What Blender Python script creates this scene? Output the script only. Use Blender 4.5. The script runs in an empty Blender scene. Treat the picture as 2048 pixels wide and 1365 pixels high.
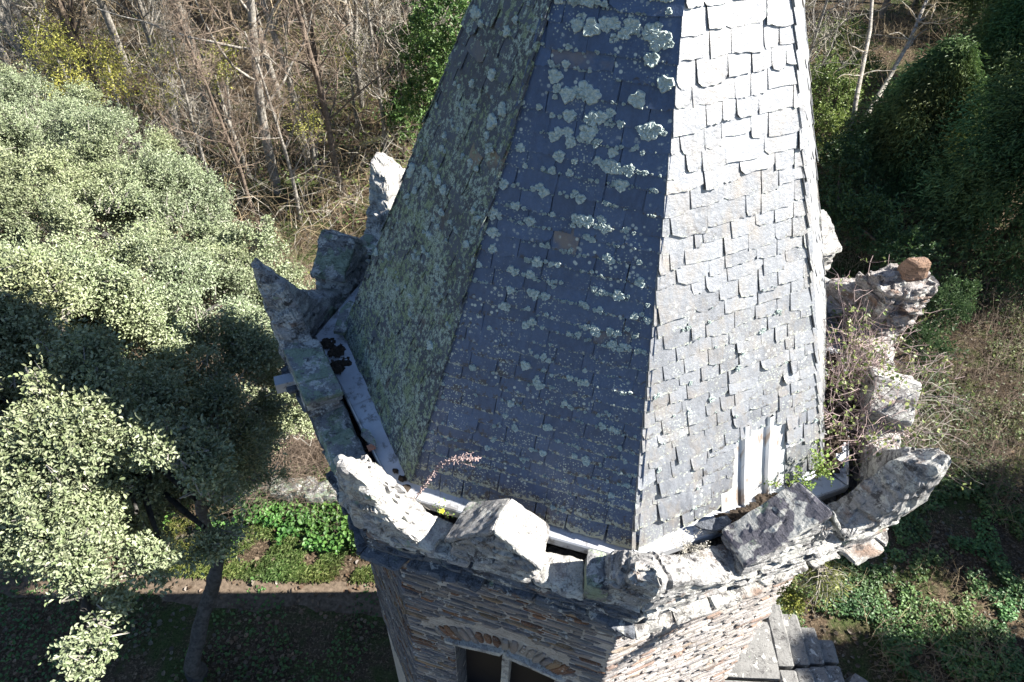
import bpy, math, random
import numpy as np
from math import radians as rad
random.seed(7); rng = np.random.default_rng(11)
S = bpy.context.scene
# ------------------------------------------------------------------ camera
FPX = 1400.0; PITCH, ROLL = rad(44.91), rad(2.61)
CAM = np.array([-0.6825, -4.4478, 4.2063])
cp, sp_, cr, sr = math.cos(PITCH), math.sin(PITCH), math.cos(ROLL), math.sin(ROLL)
FW = np.array([0, cp, -sp_]); UP0 = np.array([0, sp_, cp]); RT0 = np.array([1.0, 0, 0])
RT = cr*RT0 + sr*UP0; UPV = -sr*RT0 + cr*UP0
from mathutils import Matrix, Vector
cd = bpy.data.cameras.new('camera'); co = bpy.data.objects.new('camera', cd); S.collection.objects.link(co)
cd.sensor_width = 36; cd.lens = 36*FPX/2048; cd.clip_start = 0.05; cd.clip_end = 500
M = Matrix((RT, UPV, -FW)).transposed().to_4x4(); M.translation = Vector(CAM); co.matrix_world = M
S.camera = co
def at(px, py, z):
    """world point at height z seen at photograph pixel (px, py): used to read real positions off the photograph"""
    d = (px-1024)/FPX*RT - (py-682.5)/FPX*UPV + FW
    return CAM + (z-CAM[2])/d[2]*d
# ------------------------------------------------------------------ light
SUN_AZ, SUN_EL = 3.0, 39.0
w = bpy.data.worlds.new('World'); S.world = w; w.use_nodes = True
nt = w.node_tree; bg = nt.nodes['Background']; sk = nt.nodes.new('ShaderNodeTexSky')
sk.sky_type = 'NISHITA'; sk.sun_disc = False; sk.sun_elevation = rad(SUN_EL); sk.sun_rotation = rad(90-SUN_AZ)
nt.links.new(sk.outputs[0], bg.inputs[0]); bg.inputs[1].default_value = 0.05; sk.ozone_density = 4.0; sk.dust_density = 0.3; sk.air_density = 1.0
sl = bpy.data.lights.new('sun', 'SUN'); so = bpy.data.objects.new('sun', sl); S.collection.objects.link(so)
sl.energy = 5.0; sl.angle = rad(0.5); sl.color = (1, .96, .89)
sd = Vector((math.cos(rad(SUN_EL))*math.cos(rad(SUN_AZ)), math.cos(rad(SUN_EL))*math.sin(rad(SUN_AZ)), math.sin(rad(SUN_EL))))
so.rotation_euler = sd.to_track_quat('Z', 'Y').to_euler(); so.location = sd*30
S.view_settings.view_transform = 'Standard'; S.view_settings.look = 'None'
S.view_settings.exposure = 1.95; S.view_settings.gamma = 1
S.render.engine = 'CYCLES'
try: S.cycles.max_bounces = 5; S.cycles.diffuse_bounces = 2; S.cycles.glossy_bounces = 2; S.cycles.transmission_bounces = 3; S.cycles.transparent_max_bounces = 4
except Exception: pass
# ------------------------------------------------------------------ object helpers
ORG = {}
def thing(name, label, cat, loc=(0, 0, 0), group=None):
    o = bpy.data.objects.new(name, None); o.empty_display_size = .3; S.collection.objects.link(o)
    o.location = loc; o['label'] = label; o['category'] = cat
    if group: o['group'] = group
    ORG[o.name] = np.array(loc, float); return o
def tag(o, label=None, cat=None, group=None, kind=None):
    for k, v in (('label', label), ('category', cat), ('group', group), ('kind', kind)):
        if v: o[k] = v
    return o
def mesh_obj(name, V, F, mats, parent=None, col=None, mi=None, smooth=False, loc=None):
    """V (n,3) world coordinates; F = (m,k) int array or list of lists"""
    V = np.asarray(V, float)
    if parent is not None: org = ORG[parent.name]
    else: org = np.array(loc if loc is not None else (0, 0, 0), float)
    me = bpy.data.meshes.new(name)
    Vl = (V-org).astype(np.float32)
    if isinstance(F, np.ndarray):
        m, k = F.shape; flat = F.ravel().astype(np.int32); starts = (np.arange(m)*k).astype(np.int32)
    else:
        m = len(F); ln = np.array([len(f) for f in F]); flat = np.concatenate([np.asarray(f) for f in F]).astype(np.int32)
        starts = np.concatenate([[0], np.cumsum(ln)[:-1]]).astype(np.int32)
    me.vertices.add(len(Vl)); me.vertices.foreach_set('co', Vl.ravel())
    me.loops.add(len(flat)); me.loops.foreach_set('vertex_index', flat)
    me.polygons.add(m); me.polygons.foreach_set('loop_start', starts)
    if not isinstance(mats, (list, tuple)): mats = [mats]
    for x in mats: me.materials.append(x)
    if mi is not None: me.polygons.foreach_set('material_index', np.asarray(mi, np.int32))
    me.polygons.foreach_set('use_smooth', np.full(m, smooth))
    me.update(calc_edges=True)
    if col is not None:
        col = np.asarray(col, np.float32)
        a = me.color_attributes.new('Col', 'FLOAT_COLOR', 'POINT')
        c4 = np.ones((len(Vl), 4), np.float32); c4[:, :3] = col; a.data.foreach_set('color', c4.ravel())
    me.validate()
    o = bpy.data.objects.new(name, me); S.collection.objects.link(o)
    if parent is not None: o.parent = parent
    else: o.location = org
    ORG[o.name] = org
    return o
class MB:
    def __init__(s): s.V = []; s.F = []; s.C = []; s.I = []; s.n = 0
    def add(s, V, F, col=(.5, .5, .5), mi=0):
        V = np.asarray(V, float); s.V.append(V)
        C = np.asarray(col, float)
        s.C.append(np.broadcast_to(C, (len(V), 3)) if C.ndim == 1 else C)
        for f in F: s.F.append([int(i)+s.n for i in f])
        s.I += [mi]*len(F); s.n += len(V)
    def build(s, name, mats, parent=None, smooth=False, loc=None):
        return mesh_obj(name, np.concatenate(s.V), s.F, mats, parent, np.concatenate(s.C), s.I, smooth, loc)
# numpy value noise
def _h(i, j, k, seed):
    n = (i*73856093) ^ (j*19349663) ^ (k*83492791) ^ (seed*2654435761)
    n = (n ^ (n >> 13))*1274126177 & 0x7fffffff
    n = (n ^ (n >> 16))*668265263 & 0x7fffffff
    return (n & 0xffff)/65535.0
def vn(P, seed=0):
    P = np.asarray(P, float); b = np.floor(P).astype(np.int64); f = P-b; f = f*f*(3-2*f); r = 0
    for dx in (0, 1):
        for dy in (0, 1):
            for dz in (0, 1):
                wgt = (f[:, 0] if dx else 1-f[:, 0])*(f[:, 1] if dy else 1-f[:, 1])*(f[:, 2] if dz else 1-f[:, 2])
                r = r+wgt*_h(b[:, 0]+dx, b[:, 1]+dy, b[:, 2]+dz, seed)
    return r*2-1
def disp(P, amp, freq, seed=0, strata=0.0, sfreq=28.0):
    P = np.asarray(P, float); D = np.zeros_like(P)
    for o_, (a, f) in enumerate(((1, 1), (.5, 2.3), (.25, 5.1))):
        for ax in range(3): D[:, ax] += a*vn(P*freq*f, seed*7+ax+o_*31)
    out = P+D*amp
    if strata:
        q = P.copy(); q[:, 2] = P[:, 2]*sfreq+P[:, 0]*2; q[:, 0] *= 2.2; q[:, 1] *= 2.2
        s_ = vn(q, seed+99); c = P.mean(0); r = P-c; r[:, 2] = 0; r /= np.linalg.norm(r, axis=1)[:, None]+1e-6
        out += r*(np.sign(s_)*np.abs(s_)**.6*strata)[:, None]
    return out
def chip(P, amp, f=(7, 7, 22), seed=0):
    """stepped breaks, like split schist plates"""
    P = np.asarray(P, float); wv = np.stack([vn(P*5, seed+1), vn(P*5, seed+2), vn(P*2.5, seed+3)*1.6], 1)
    b = np.floor(P*np.array(f)+wv*.8).astype(np.int64); h = _h(b[:, 0], b[:, 1], b[:, 2], seed+9)-.5
    c = P.mean(0); r = P-c; r /= np.linalg.norm(r, axis=1)[:, None]+1e-6
    return P+r*(h*amp)[:, None]
def boxgrid(n=(6, 6, 4), p=9.0):
    """surface points of a rounded cube in [-1,1]^3"""
    V = []; F = []; base = 0
    for ax in range(3):
        a, b = (ax+1) % 3, (ax+2) % 3
        for s_ in (-1, 1):
            A, B = np.meshgrid(np.linspace(-1, 1, n[a]+1), np.linspace(-1, 1, n[b]+1), indexing='ij')
            P = np.zeros((A.size, 3)); P[:, a] = A.ravel(); P[:, b] = B.ravel(); P[:, ax] = s_
            nb = n[b]+1
            for i in range(n[a]):
                for j in range(n[b]):
                    q = [base+i*nb+j, base+(i+1)*nb+j, base+(i+1)*nb+j+1, base+i*nb+j+1]
                    F.append(q if s_ > 0 else q[::-1])
            V.append(P); base += len(P)
    V = np.concatenate(V); nr = (np.abs(V)**p).sum(1)**(1/p)
    return V/nr[:, None], F
def hexa(c8, n=(6, 6, 4), p=9.0):
    """c8: bottom 4 (ccw) + top 4 corners -> rounded subdivided block"""
    q, F = boxgrid(n, p); c8 = np.asarray(c8, float); u, v, w_ = (q.T+1)/2
    bot = (1-u)[:, None]*((1-v)[:, None]*c8[0]+v[:, None]*c8[3])+u[:, None]*((1-v)[:, None]*c8[1]+v[:, None]*c8[2])
    top = (1-u)[:, None]*((1-v)[:, None]*c8[4]+v[:, None]*c8[7])+u[:, None]*((1-v)[:, None]*c8[5]+v[:, None]*c8[6])
    return bot*(1-w_)[:, None]+top*w_[:, None], F
# ------------------------------------------------------------------ materials
def newmat(name):
    m = bpy.data.materials.new(name); m.use_nodes = True; t = m.node_tree
    return m, t, t.nodes['Principled BSDF']
class N:
    def __init__(s, t):
        s.t = t; s.tc = t.nodes.new('ShaderNodeTexCoord'); s.co = s.tc.outputs['Object']
    def mp(s, scale, loc=(0, 0, 0)):
        n = s.t.nodes.new('ShaderNodeMapping'); n.inputs['Scale'].default_value = scale; n.inputs['Location'].default_value = loc
        s.t.links.new(s.co, n.inputs[0]); return n.outputs[0]
    def noise(s, sc, det=4, rough=.6, co=None, dist=0):
        n = s.t.nodes.new('ShaderNodeTexNoise'); n.inputs['Scale'].default_value = sc; n.inputs['Detail'].default_value = det
        n.inputs['Roughness'].default_value = rough; n.inputs['Distortion'].default_value = dist
        s.t.links.new(co or s.co, n.inputs['Vector']); return n.outputs[0]
    def vor(s, sc, feat='F1', co=None, out='Distance'):
        n = s.t.nodes.new('ShaderNodeTexVoronoi'); n.feature = feat; n.inputs['Scale'].default_value = sc
        s.t.links.new(co or s.co, n.inputs['Vector']); return n.outputs[out]
    def ramp(s, x, stops, mode='LINEAR'):
        n = s.t.nodes.new('ShaderNodeValToRGB'); n.color_ramp.interpolation = mode; e = n.color_ramp.elements
        while len(e) < len(stops): e.new(.5)
        for i, (p_, c) in enumerate(stops):
            e[i].position = p_; e[i].color = (c, c, c, 1) if isinstance(c, (int, float)) else (*c, 1)
        s.t.links.new(x, n.inputs[0]); return n.outputs[0]
    def mix(s, f, a, b, mode='MIX'):
        n = s.t.nodes.new('ShaderNodeMix'); n.data_type = 'RGBA'; n.blend_type = mode
        for sock, v in ((n.inputs[0], f), (n.inputs[6], a), (n.inputs[7], b)):
            if isinstance(v, (int, float)): sock.default_value = v if sock == n.inputs[0] else (v, v, v, 1)
            elif isinstance(v, tuple): sock.default_value = (*v, 1)
            else: s.t.links.new(v, sock)
        return n.outputs[2]
    def math(s, op, a, b=0):
        n = s.t.nodes.new('ShaderNodeMath'); n.operation = op; n.use_clamp = False
        for i, v in enumerate((a, b)):
            if isinstance(v, (int, float)): n.inputs[i].default_value = v
            else: s.t.links.new(v, n.inputs[i])
        return n.outputs[0]
    def attr(s, ch=None):
        n = s.t.nodes.new('ShaderNodeVertexColor'); n.layer_name = 'Col'
        if ch is None: return n.outputs[0]
        q = s.t.nodes.new('ShaderNodeSeparateColor'); s.t.links.new(n.outputs[0], q.inputs[0]); return q.outputs[ch]
    def bump(s, h, strength=.5, dist=.01, nrm=None):
        n = s.t.nodes.new('ShaderNodeBump'); n.inputs['Strength'].default_value = strength; n.inputs['Distance'].default_value = dist
        s.t.links.new(h, n.inputs['Height'])
        if nrm: s.t.links.new(nrm, n.inputs['Normal'])
        return n.outputs[0]
    def lk(s, a, b): s.t.links.new(a, b)
def slate_mat(name, base, dark, crust=.0, green=.0, pale=.0, rough=.42, rust=.1, spec=.5, low=0.0, tiny=1.0):
    """Col = (random tone, nearness to lower edge, rust chance)"""
    m, t, b = newmat(name); n = N(t)
    tone = n.attr(0); edge = n.attr(1); rs = n.attr(2)
    c = n.mix(tone, dark, base)
    streak = n.noise(9, 4, .6, n.mp((3.2, 3.2, .35)))
    c = n.mix(n.ramp(streak, [(.35, 0), (.75, .55)]), c, tuple(x*1.45 for x in base))
    fine = n.noise(60, 3, .7); c = n.mix(n.ramp(fine, [(.3, .35), (.7, 0)]), c, tuple(x*.55 for x in dark))
    if spec > .9: c = n.mix(n.ramp(n.noise(3.5, 5, .7, n.mp((2.2, 2.2, .6), (8, 3, 3))), [(.48, 0), (.66, .55)]), c, (.19, .155, .115))
    rr = n.math('MULTIPLY', n.ramp(rs, [(1-rust, 0), (1-rust+.04, 1)]), n.ramp(n.noise(6, 3, .6), [(.4, 0), (.62, .8)]))
    c = n.mix(rr, c, (.22, .16, .10))
    # dark dirt and pale crust on the slates' lower edges
    sz = t.nodes.new('ShaderNodeSeparateXYZ'); n.lk(n.co, sz.inputs[0]); lowf = n.math('MULTIPLY', n.ramp(n.math('MULTIPLY', n.math('SUBTRACT', sz.outputs[2], 9.9), .5), [(0, 1), (.22, .55), (.8, .22), (1, 0)]), low)
    e1 = n.math('ADD', n.math('MULTIPLY', n.math('POWER', edge, 1.6), .22), n.noise(24, 5, .75))
    e1 = n.math('ADD', e1, n.math('MULTIPLY', n.math('SUBTRACT', n.noise(2.6, 4, .65, n.mp((1, 1, 1), (5, 5, 9))), .5), .45))
    e1 = n.math('ADD', e1, n.math('MULTIPLY', lowf, .20))
    c = n.mix(n.ramp(e1, [(.76, 0), (.84, .85)]), c, (.045, .035, .028))
    e2 = n.math('ADD', n.math('MULTIPLY', n.math('POWER', edge, 2.0), .24), n.noise(38, 5, .75, n.mp((1, 1, 1), (3, 5, 1))))
    e2 = n.math('ADD', e2, n.math('MULTIPLY', lowf, .22))
    c = n.mix(n.ramp(e2, [(.90-.16*crust, 0), (.95-.16*crust, .9)]), c, (.34, .35, .27))
    h = n.noise(30, 5, .7)
    if pale > 0:
        v = n.vor(26, co=n.mp((1, 1, 1), (.3, .2, .9))); sel = n.noise(3.2, 3, .6, n.mp((1, 1, 1), (9, 2, 4)))
        f = n.math('MULTIPLY', n.ramp(v, [(.20, 1), (.30, 0)]), n.ramp(sel, [(.58-.14*pale, 0), (.66-.14*pale, 1)]))
        c = n.mix(f, c, (.40, .43, .38))
        v2 = n.vor(60); f2 = n.math('MULTIPLY', n.ramp(v2, [(.22, 1), (.32, 0)]), n.ramp(n.math('ADD', n.noise(5, 4, .6), n.math('MULTIPLY', lowf, .10)), [(.54-.1*pale, 0), (.64, tiny)]))
        c = n.mix(f2, c, (.36, .39, .33))
    if green > 0:
        a = n.noise(27, 6, .74); big = n.noise(2.6, 3, .6)
        sx = t.nodes.new('ShaderNodeSeparateXYZ'); n.lk(n.co, sx.inputs[0]); hz = n.math('MULTIPLY', n.math('SUBTRACT', sx.outputs[2], 10.0), -.022)
        sel = n.math('ADD', n.math('ADD', n.math('MULTIPLY', a, 1.0), n.math('MULTIPLY', big, .30)), hz)
        f = n.ramp(sel, [(.70-.14*green, 0), (.73-.14*green, 1)])
        gc = n.mix(n.ramp(n.noise(7, 4, .65, n.mp((1, 1, 1), (4, 4, 4))), [(.42, 0), (.58, 1)]), (.18, .235, .14), (.29, .35, .31))
        gc = n.mix(n.ramp(n.noise(90, 2, .6), [(.38, .8), (.55, 0)]), gc, (.05, .06, .035))
        c = n.mix(f, c, gc); h = n.math('ADD', h, n.math('MULTIPLY', f, 1.6)); c = n.mix(n.ramp(n.noise(4.5, 5, .7, n.mp((1, 1, 1), (6, 6, 1))), [(.60, 0), (.66, .8)]), c, (.06, .05, .055))
    n.lk(c, b.inputs['Base Color']); b.inputs['Roughness'].default_value = rough
    b.inputs['Specular IOR Level'].default_value = spec
    n.lk(n.bump(h, .55, .008), b.inputs['Normal']); return m
def rock_mat(name, base=(.30, .29, .28), white=.5, green=.1, rust=.2, dark=.4, strata=1.0, rough=.9, useattr=False, wdet=5, wth=None):
    m, t, b = newmat(name); n = N(t)
    c = n.mix(n.noise(5, 5, .65), tuple(x*.6 for x in base), tuple(min(.8, x*1.3) for x in base))
    if useattr:
        c = n.mix(1.0, c, n.attr(), 'MULTIPLY')
    st = n.noise(6, 6, .7, n.mp((1.2, 1.2, 11)), dist=.4)
    c = n.mix(n.ramp(st, [(.36, .75*strata), (.47, 0)]), c, tuple(x*.33 for x in base))
    if rust: c = n.mix(n.ramp(n.noise(3.3, 4, .6, n.mp((1, 1, 3), (7, 1, 2))), [(.64-.2*rust, 0), (.74-.2*rust, .7)]), c, (.19, .10, .055))
    if dark: c = n.mix(n.ramp(n.noise(8, 6, .75, n.mp((1, 1, 1), (2, 9, 2))), [(.62-.18*dark, 0), (.68-.18*dark, .85)]), c, (.05, .045, .045))
    if white:
        f = n.ramp(n.noise(7, wdet, .7, n.mp((1, 1, 1), (5, 3, 8)), dist=.3), [(wth or .64-.26*white, 0), ((wth or .64-.26*white)+.03, .92)])
        c = n.mix(f, c, (.50, .49, .45))
    if green:
        f = n.ramp(n.noise(5.5, 6, .7, n.mp((1, 1, 1), (1, 8, 5))), [(.68-.3*green, 0), (.72-.3*green, .85)])
        c = n.mix(f, c, n.mix(n.noise(14, 3, .6), (.15, .20, .10), (.30, .36, .29)))
    c = n.mix(n.ramp(n.noise(70, 3, .7), [(.33, .55), (.5, 0)]), c, tuple(x*.3 for x in base))
    n.lk(c, b.inputs['Base Color']); b.inputs['Roughness'].default_value = rough; b.inputs['Specular IOR Level'].default_value = .25
    crk = n.ramp(n.math('ABSOLUTE', n.math('SUBTRACT', n.noise(4.5, 6, .7, n.mp((1, 1, 3.5), (2, 2, 2)), dist=.6), .5)), [(.0, 0), (.009, 1)]); wv = n.noise(3.7, 3, .6)
    ck = n.math('MAXIMUM', crk, n.ramp(wv, [(.46, 1), (.52, 0)])); c2 = n.mix(ck, tuple(x*.25 for x in base), c); n.lk(c2, b.inputs['Base Color'])
    h = n.math('ADD', n.math('ADD', n.math('MULTIPLY', st, 1.0), n.noise(26, 6, .75)), n.math('MULTIPLY', ck, .6))
    n.lk(n.bump(h, .9, .02), b.inputs['Normal']); return m
def plain(name, a, b_, sc=8, rough=.8, spec=.3, metal=0, bump=.3, bd=.01, attr=False, trans=0):
    m, t, b = newmat(name); n = N(t)
    c = n.mix(n.ramp(n.noise(sc, 5, .65), [(.3, 0), (.7, 1)]), a, b_)
    if attr: c = n.mix(1.0, c, n.attr(), 'MULTIPLY')
    n.lk(c, b.inputs['Base Color']); b.inputs['Roughness'].default_value = rough; b.inputs['Metallic'].default_value = metal
    b.inputs['Specular IOR Level'].default_value = spec
    if bump: n.lk(n.bump(n.noise(sc*4, 4, .7), bump, bd), b.inputs['Normal'])
    if trans:
        tr = t.nodes.new('ShaderNodeBsdfTranslucent'); n.lk(c, tr.inputs[0]); ms = t.nodes.new('ShaderNodeMixShader'); ms.inputs[0].default_value = trans
        out = t.nodes['Material Output']; n.lk(b.outputs[0], ms.inputs[1]); n.lk(tr.outputs[0], ms.inputs[2]); n.lk(ms.outputs[0], out.inputs[0])
    return m
MT = {}
MT['slate_shade'] = slate_mat('slate_shade_tinted', (.058, .090, .160), (.036, .055, .102), crust=.45, pale=.42, rough=.45, rust=.03, low=1.0, tiny=1.0)  # slate darkened and blued: skylit shade put into the base colour
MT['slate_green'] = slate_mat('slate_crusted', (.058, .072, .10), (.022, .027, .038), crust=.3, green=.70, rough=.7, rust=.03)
MT['slate_sun'] = slate_mat('slate_sun_lightened', (.175, .182, .198), (.085, .09, .103), crust=.75, pale=.32, low=.3, rough=.5, rust=.04, spec=1.0)  # lighter copy of the slate, with sunlight put into the base colour
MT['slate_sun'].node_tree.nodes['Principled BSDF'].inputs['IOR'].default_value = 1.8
MT['rosette'] = plain('lichen_rosette', (.30, .37, .34), (.58, .64, .60), 70, .95, .1, bump=.9, bd=.008)
MT['yellow_lichen'] = plain('lichen_yellow_green', (.20, .24, .07), (.33, .37, .16), 50, .95, .1, bump=.8)
MT['zinc'] = plain('zinc_gutter', (.30, .31, .34), (.52, .54, .57), 2.2, .42, .5, metal=.1, bump=.05)
MT['galv'] = plain('galvanised_sheet', (.55, .57, .58), (.68, .69, .70), 5, .36, .6, metal=.35, bump=.04)
MT['rock'] = rock_mat('schist_rock', (.33, .32, .31), .45, .12, .2, .4)
MT['rock_white'] = rock_mat('pale_sunlit_schist', (.37, .355, .34), .62, .14, .12, .28, .9)  # pale mortar and lichen tone, whitened further to carry sun glare
MT['rust_cap'] = rock_mat('rust_cap', (.30, .19, .13), .1, .0, .4, .3)
MT['rock_ledge'] = rock_mat('rough_schist_ledge', (.40, .385, .36), .35, .12, .25, .55, 1.0)
MT['rock_green'] = rock_mat('lichened_schist', (.24, .24, .24), .45, .62, .05, .4, .4)
MT['rock_blue'] = rock_mat('dark_schist_slab', (.14, .15, .17), .2, .22, .05, .4, .7)
MT['rock_plate'] = rock_mat('spotted_schist_plate', (.13, .125, .145), .80, .25, .05, .1, .0, wdet=2.2, wth=.50)
MT['rock_rust'] = rock_mat('rusty_schist', (.34, .31, .29), .3, .05, .55, .3)
MT['mortar'] = rock_mat('lime_mortar', (.50, .455, .41), .15, .02, .05, .15, .5)
MT['wallstone'] = rock_mat('wall_schist', (1.0, .90, .80), .1, 0, 0, .12, .6, useattr=True)
MT['brick'] = plain('red_brick', (.33, .13, .08), (.42, .2, .13), 20, .9)
MT['dark'] = plain('dark_interior', (.01, .01, .012), (.015, .015, .018), 5, .9, bump=0)
MT['glass'] = plain('window_glass', (.008, .009, .012), (.013, .013, .017), 3, .55, .2, bump=0)
MT['dirt'] = plain('gutter_dirt', (.022, .018, .014), (.085, .065, .05), 40, 1, .1, bump=1, bd=.01)
MT['concrete'] = rock_mat('stone_steps', (.20, .195, .185), .15, .05, .0, .3, .1)
MT['bark_pale'] = plain('pale_bark', (.13, .12, .10), (.38, .35, .31), 9, .9, .2, bump=.7, bd=.02)
MT['bark_brown'] = plain('brown_bark', (.08, .062, .048), (.20, .155, .12), 9, .9, .2, bump=.7, bd=.02)
MT['bramble_stem'] = plain('bramble_stem', (.20, .14, .13), (.40, .31, .29), 2, .8, .3, bump=0)
MT['bark_dark'] = plain('dark_bark', (.028, .025, .022), (.10, .095, .088), 12, .95, .2, bump=.7, bd=.02)
MT['twig'] = plain('twig', (.095, .068, .038), (.33, .26, .16), .9, .8, .3, bump=0)
MT['twig_pale'] = plain('pale_twig', (.20, .18, .145), (.42, .38, .32), 2, .8, .3, bump=0)
MT['twig_red'] = plain('reddish_twig', (.11, .08, .06), (.26, .20, .15), 2, .8, .3, bump=0)
MT['oak_leaf'] = plain('holm_oak_leaf', (.8, .8, .8), (1, 1, 1), 3, .5, .35, bump=0, attr=True, trans=.12)
MT['leaf'] = plain('broad_leaf', (.8, .8, .8), (1, 1, 1), 3, .5, .4, bump=0, attr=True, trans=.25)
MT['conifer'] = plain('conifer_spray', (.8, .8, .8), (1, 1, 1), 3, .6, .3, bump=0, attr=True, trans=.1)
def ground_mat():
    m, t, b = newmat('forest_floor'); n = N(t)
    c = n.mix(n.ramp(n.noise(1.1, 6, .7), [(.35, 0), (.65, 1)]), (.05, .036, .024), (.11, .08, .052))
    c = n.mix(n.ramp(n.noise(18, 5, .75), [(.52, 0), (.6, .8)]), c, (.25, .19, .13))
    c = n.mix(n.ramp(n.noise(.45, 5, .7, n.mp((1, 1, 1), (3, 1, 0))), [(.50, 0), (.6, .75)]), c, (.05, .085, .022))
    c = n.mix(n.ramp(n.noise(26, 3, .7, n.mp((1, 1, 1), (8, 1, 0))), [(.38, .7), (.46, 0)]), c, (.02, .016, .012))
    n.lk(c, b.inputs['Base Color']); b.inputs['Roughness'].default_value = 1; b.inputs['Specular IOR Level'].default_value = .1
    n.lk(n.bump(n.noise(12, 6, .8), 1, .08), b.inputs['Normal']); return m
MT['ground'] = ground_mat()
MT['path'] = plain('trodden_earth', (.06, .045, .032), (.17, .13, .095), 9, 1, .1, bump=.8, bd=.012)
# ------------------------------------------------------------------ setting
GZ = -10.0
def ground_z(x, y): 
    P = np.stack([np.asarray(x)*.16, np.asarray(y)*.16, np.zeros(np.shape(x))], -1).reshape(-1, 3)
    d = np.hypot(np.asarray(x), np.asarray(y)).reshape(-1)
    return GZ+(vn(P, 3)*.35*np.clip((d-7)/8, 0, 1))
gx = np.concatenate([np.linspace(-160, -32, 12), np.linspace(-30, 34, 65), np.linspace(36, 160, 12)])
gy = np.concatenate([np.linspace(-160, -22, 10), np.linspace(-20, 50, 71), np.linspace(54, 190, 12)])
X, Y = np.meshgrid(gx, gy, indexing='ij'); Zg = ground_z(X, Y).reshape(X.shape)
nb = len(gy); idx = np.arange(X.size).reshape(X.shape)
Fg = np.stack([idx[:-1, :-1], idx[1:, :-1], idx[1:, 1:], idx[:-1, 1:]], -1).reshape(-1, 4)
tag(mesh_obj('ground', np.stack([X, Y, Zg], -1).reshape(-1, 3), Fg, MT['ground'], smooth=True), kind='structure')
# trodden path running past the tower
pv = []; pf = []
xs = np.linspace(-22, 1, 60)
for i, x in enumerate(xs):
    yc = 2.2+.12*math.sin(x*.5)+.02*x; hw_ = .5+.12*math.sin(x*1.7)+.08*math.sin(x*4.1)
    for k, s_ in enumerate((-1, -.33, .33, 1)):
        yy = yc+s_*hw_+.05*math.sin(x*6+k); pv.append((x, yy, float(ground_z(np.array([x]), np.array([yy]))[0])+(.012 if abs(s_) < .9 else -.01)))
    if i:
        for k in range(3): a = (i-1)*4+k; pf.append([a, a+4, a+5, a+1])
tag(mesh_obj('path', pv, pf, MT['path'], smooth=True), kind='structure')
# ------------------------------------------------------------------ tower geometry
KS = 'ABCDEFGH'; AZ = {k: 185.3+45*i for i, k in enumerate(KS)}
SC = dict(A=1.0, B=.97, C=.93, D=1.02, E=1.04, F=1.0, G=1.0, H=1.0)      # the parapet is not quite regular
SG = dict(A=1.03, B=.985, C=.945, D=1.02, E=1.02, F=1.0, G=1.0, H=1.0)
SW = dict(A=1.0, B=1.0, C=.975, D=1.02, E=1.02, F=1.0, G=1.0, H=1.0)
SR = dict(A=1.0, B=1.0, C=.985, D=1.0, E=1.0, F=1.0, G=1.0, H=1.0)
def cor(k, r, sc=SC):
    a = rad(AZ[k]); return np.array([math.cos(a)*r*sc[k], math.sin(a)*r*sc[k]])
def nxt(k): return KS[(KS.index(k)+1) % 8]
def v3(p, z): return np.array([p[0], p[1], z])
SIDES = [(k, nxt(k)) for k in KS]
tower = thing('tower', 'octagonal rubble-stone tower with a slate spire and a broken stone crown of pinnacles', 'tower', (0, 0, GZ))
# --- walls
wm = MB()
WR = 2.33
for k, l in SIDES:
    a, b = cor(k, WR, SW), cor(l, WR, SW)
    if (k, l) == ('B', 'C'): continue
    wm.add([v3(a, GZ-.3), v3(b, GZ-.3), v3(b, -.3), v3(a, -.3)], [[0, 1, 2, 3]])
# wall BC with a window opening
a, b = cor('B', WR, SW), cor('C', WR, SW); tBC = (b-a)/np.linalg.norm(b-a); LBC = np.linalg.norm(b-a); nBC = np.array([tBC[1], -tBC[0]])
def wBC(u, z, off=0.0): p = a_BC+tBC*u+nBC*off; return v3(p, z)
a_BC = a.copy(); UC = 0.50*LBC+.02; WH = .47; ZT = -2.02; ZS = -2.12; ZB = -3.9
ul, ur = UC-WH, UC+WH
pts = [wBC(0, GZ-.3), wBC(LBC, GZ-.3), wBC(LBC, -.3), wBC(0, -.3), wBC(ul, ZB), wBC(ur, ZB), wBC(ur, ZS), wBC(UC, ZT), wBC(ul, ZS)]
wm.add(pts, [[0, 1, 5, 4], [1, 2, 6, 5], [2, 3, 8, 7, 6], [3, 0, 4, 8]])
wall = wm.build('wall', MT['mortar'], tower)
# stones laid in the mortar: schist in thin courses
def stone_blob(c, t, n_, L, H, dep, seed, tilt=0, taper=1.0):
    k = 10; ang = np.linspace(0, 2*math.pi, k, endpoint=False)+random.uniform(-.1, .1)
    e = 5.0; cx = np.cos(ang); sy = np.sin(ang); rr = (np.abs(cx)**e+np.abs(sy)**e)**(-1/e)
    px_ = cx*rr*L/2*(1+np.array([random.uniform(-.12, .1) for _ in ang])); py_ = sy*rr*H/2*(1+np.array([random.uniform(-.25, .15) for _ in ang]))
    py_ = py_*(1+(taper-1)*(px_/L+.5))
    ct, st_ = math.cos(tilt), math.sin(tilt); U_, V_ = px_*ct-py_*st_, px_*st_+py_*ct
    up = np.array([0, 0, 1.0]); V = []
    for (sc_, d) in ((1.0, -.012), (.97, dep*.55), (.8, dep)):
        V.append(c[None]+t[None]*(U_*sc_)[:, None]+up[None]*(V_*sc_)[:, None]+n_[None]*(d+np.array([random.uniform(-.2, .2)*dep for _ in ang]))[:, None])
    V = np.concatenate(V); F = []
    for r_ in range(2):
        for i in range(k): j = (i+1) % k; F.append([r_*k+i, r_*k+j, (r_+1)*k+j, (r_+1)*k+i])
    F.append(list(range(2*k, 3*k)))
    return V, F
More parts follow.
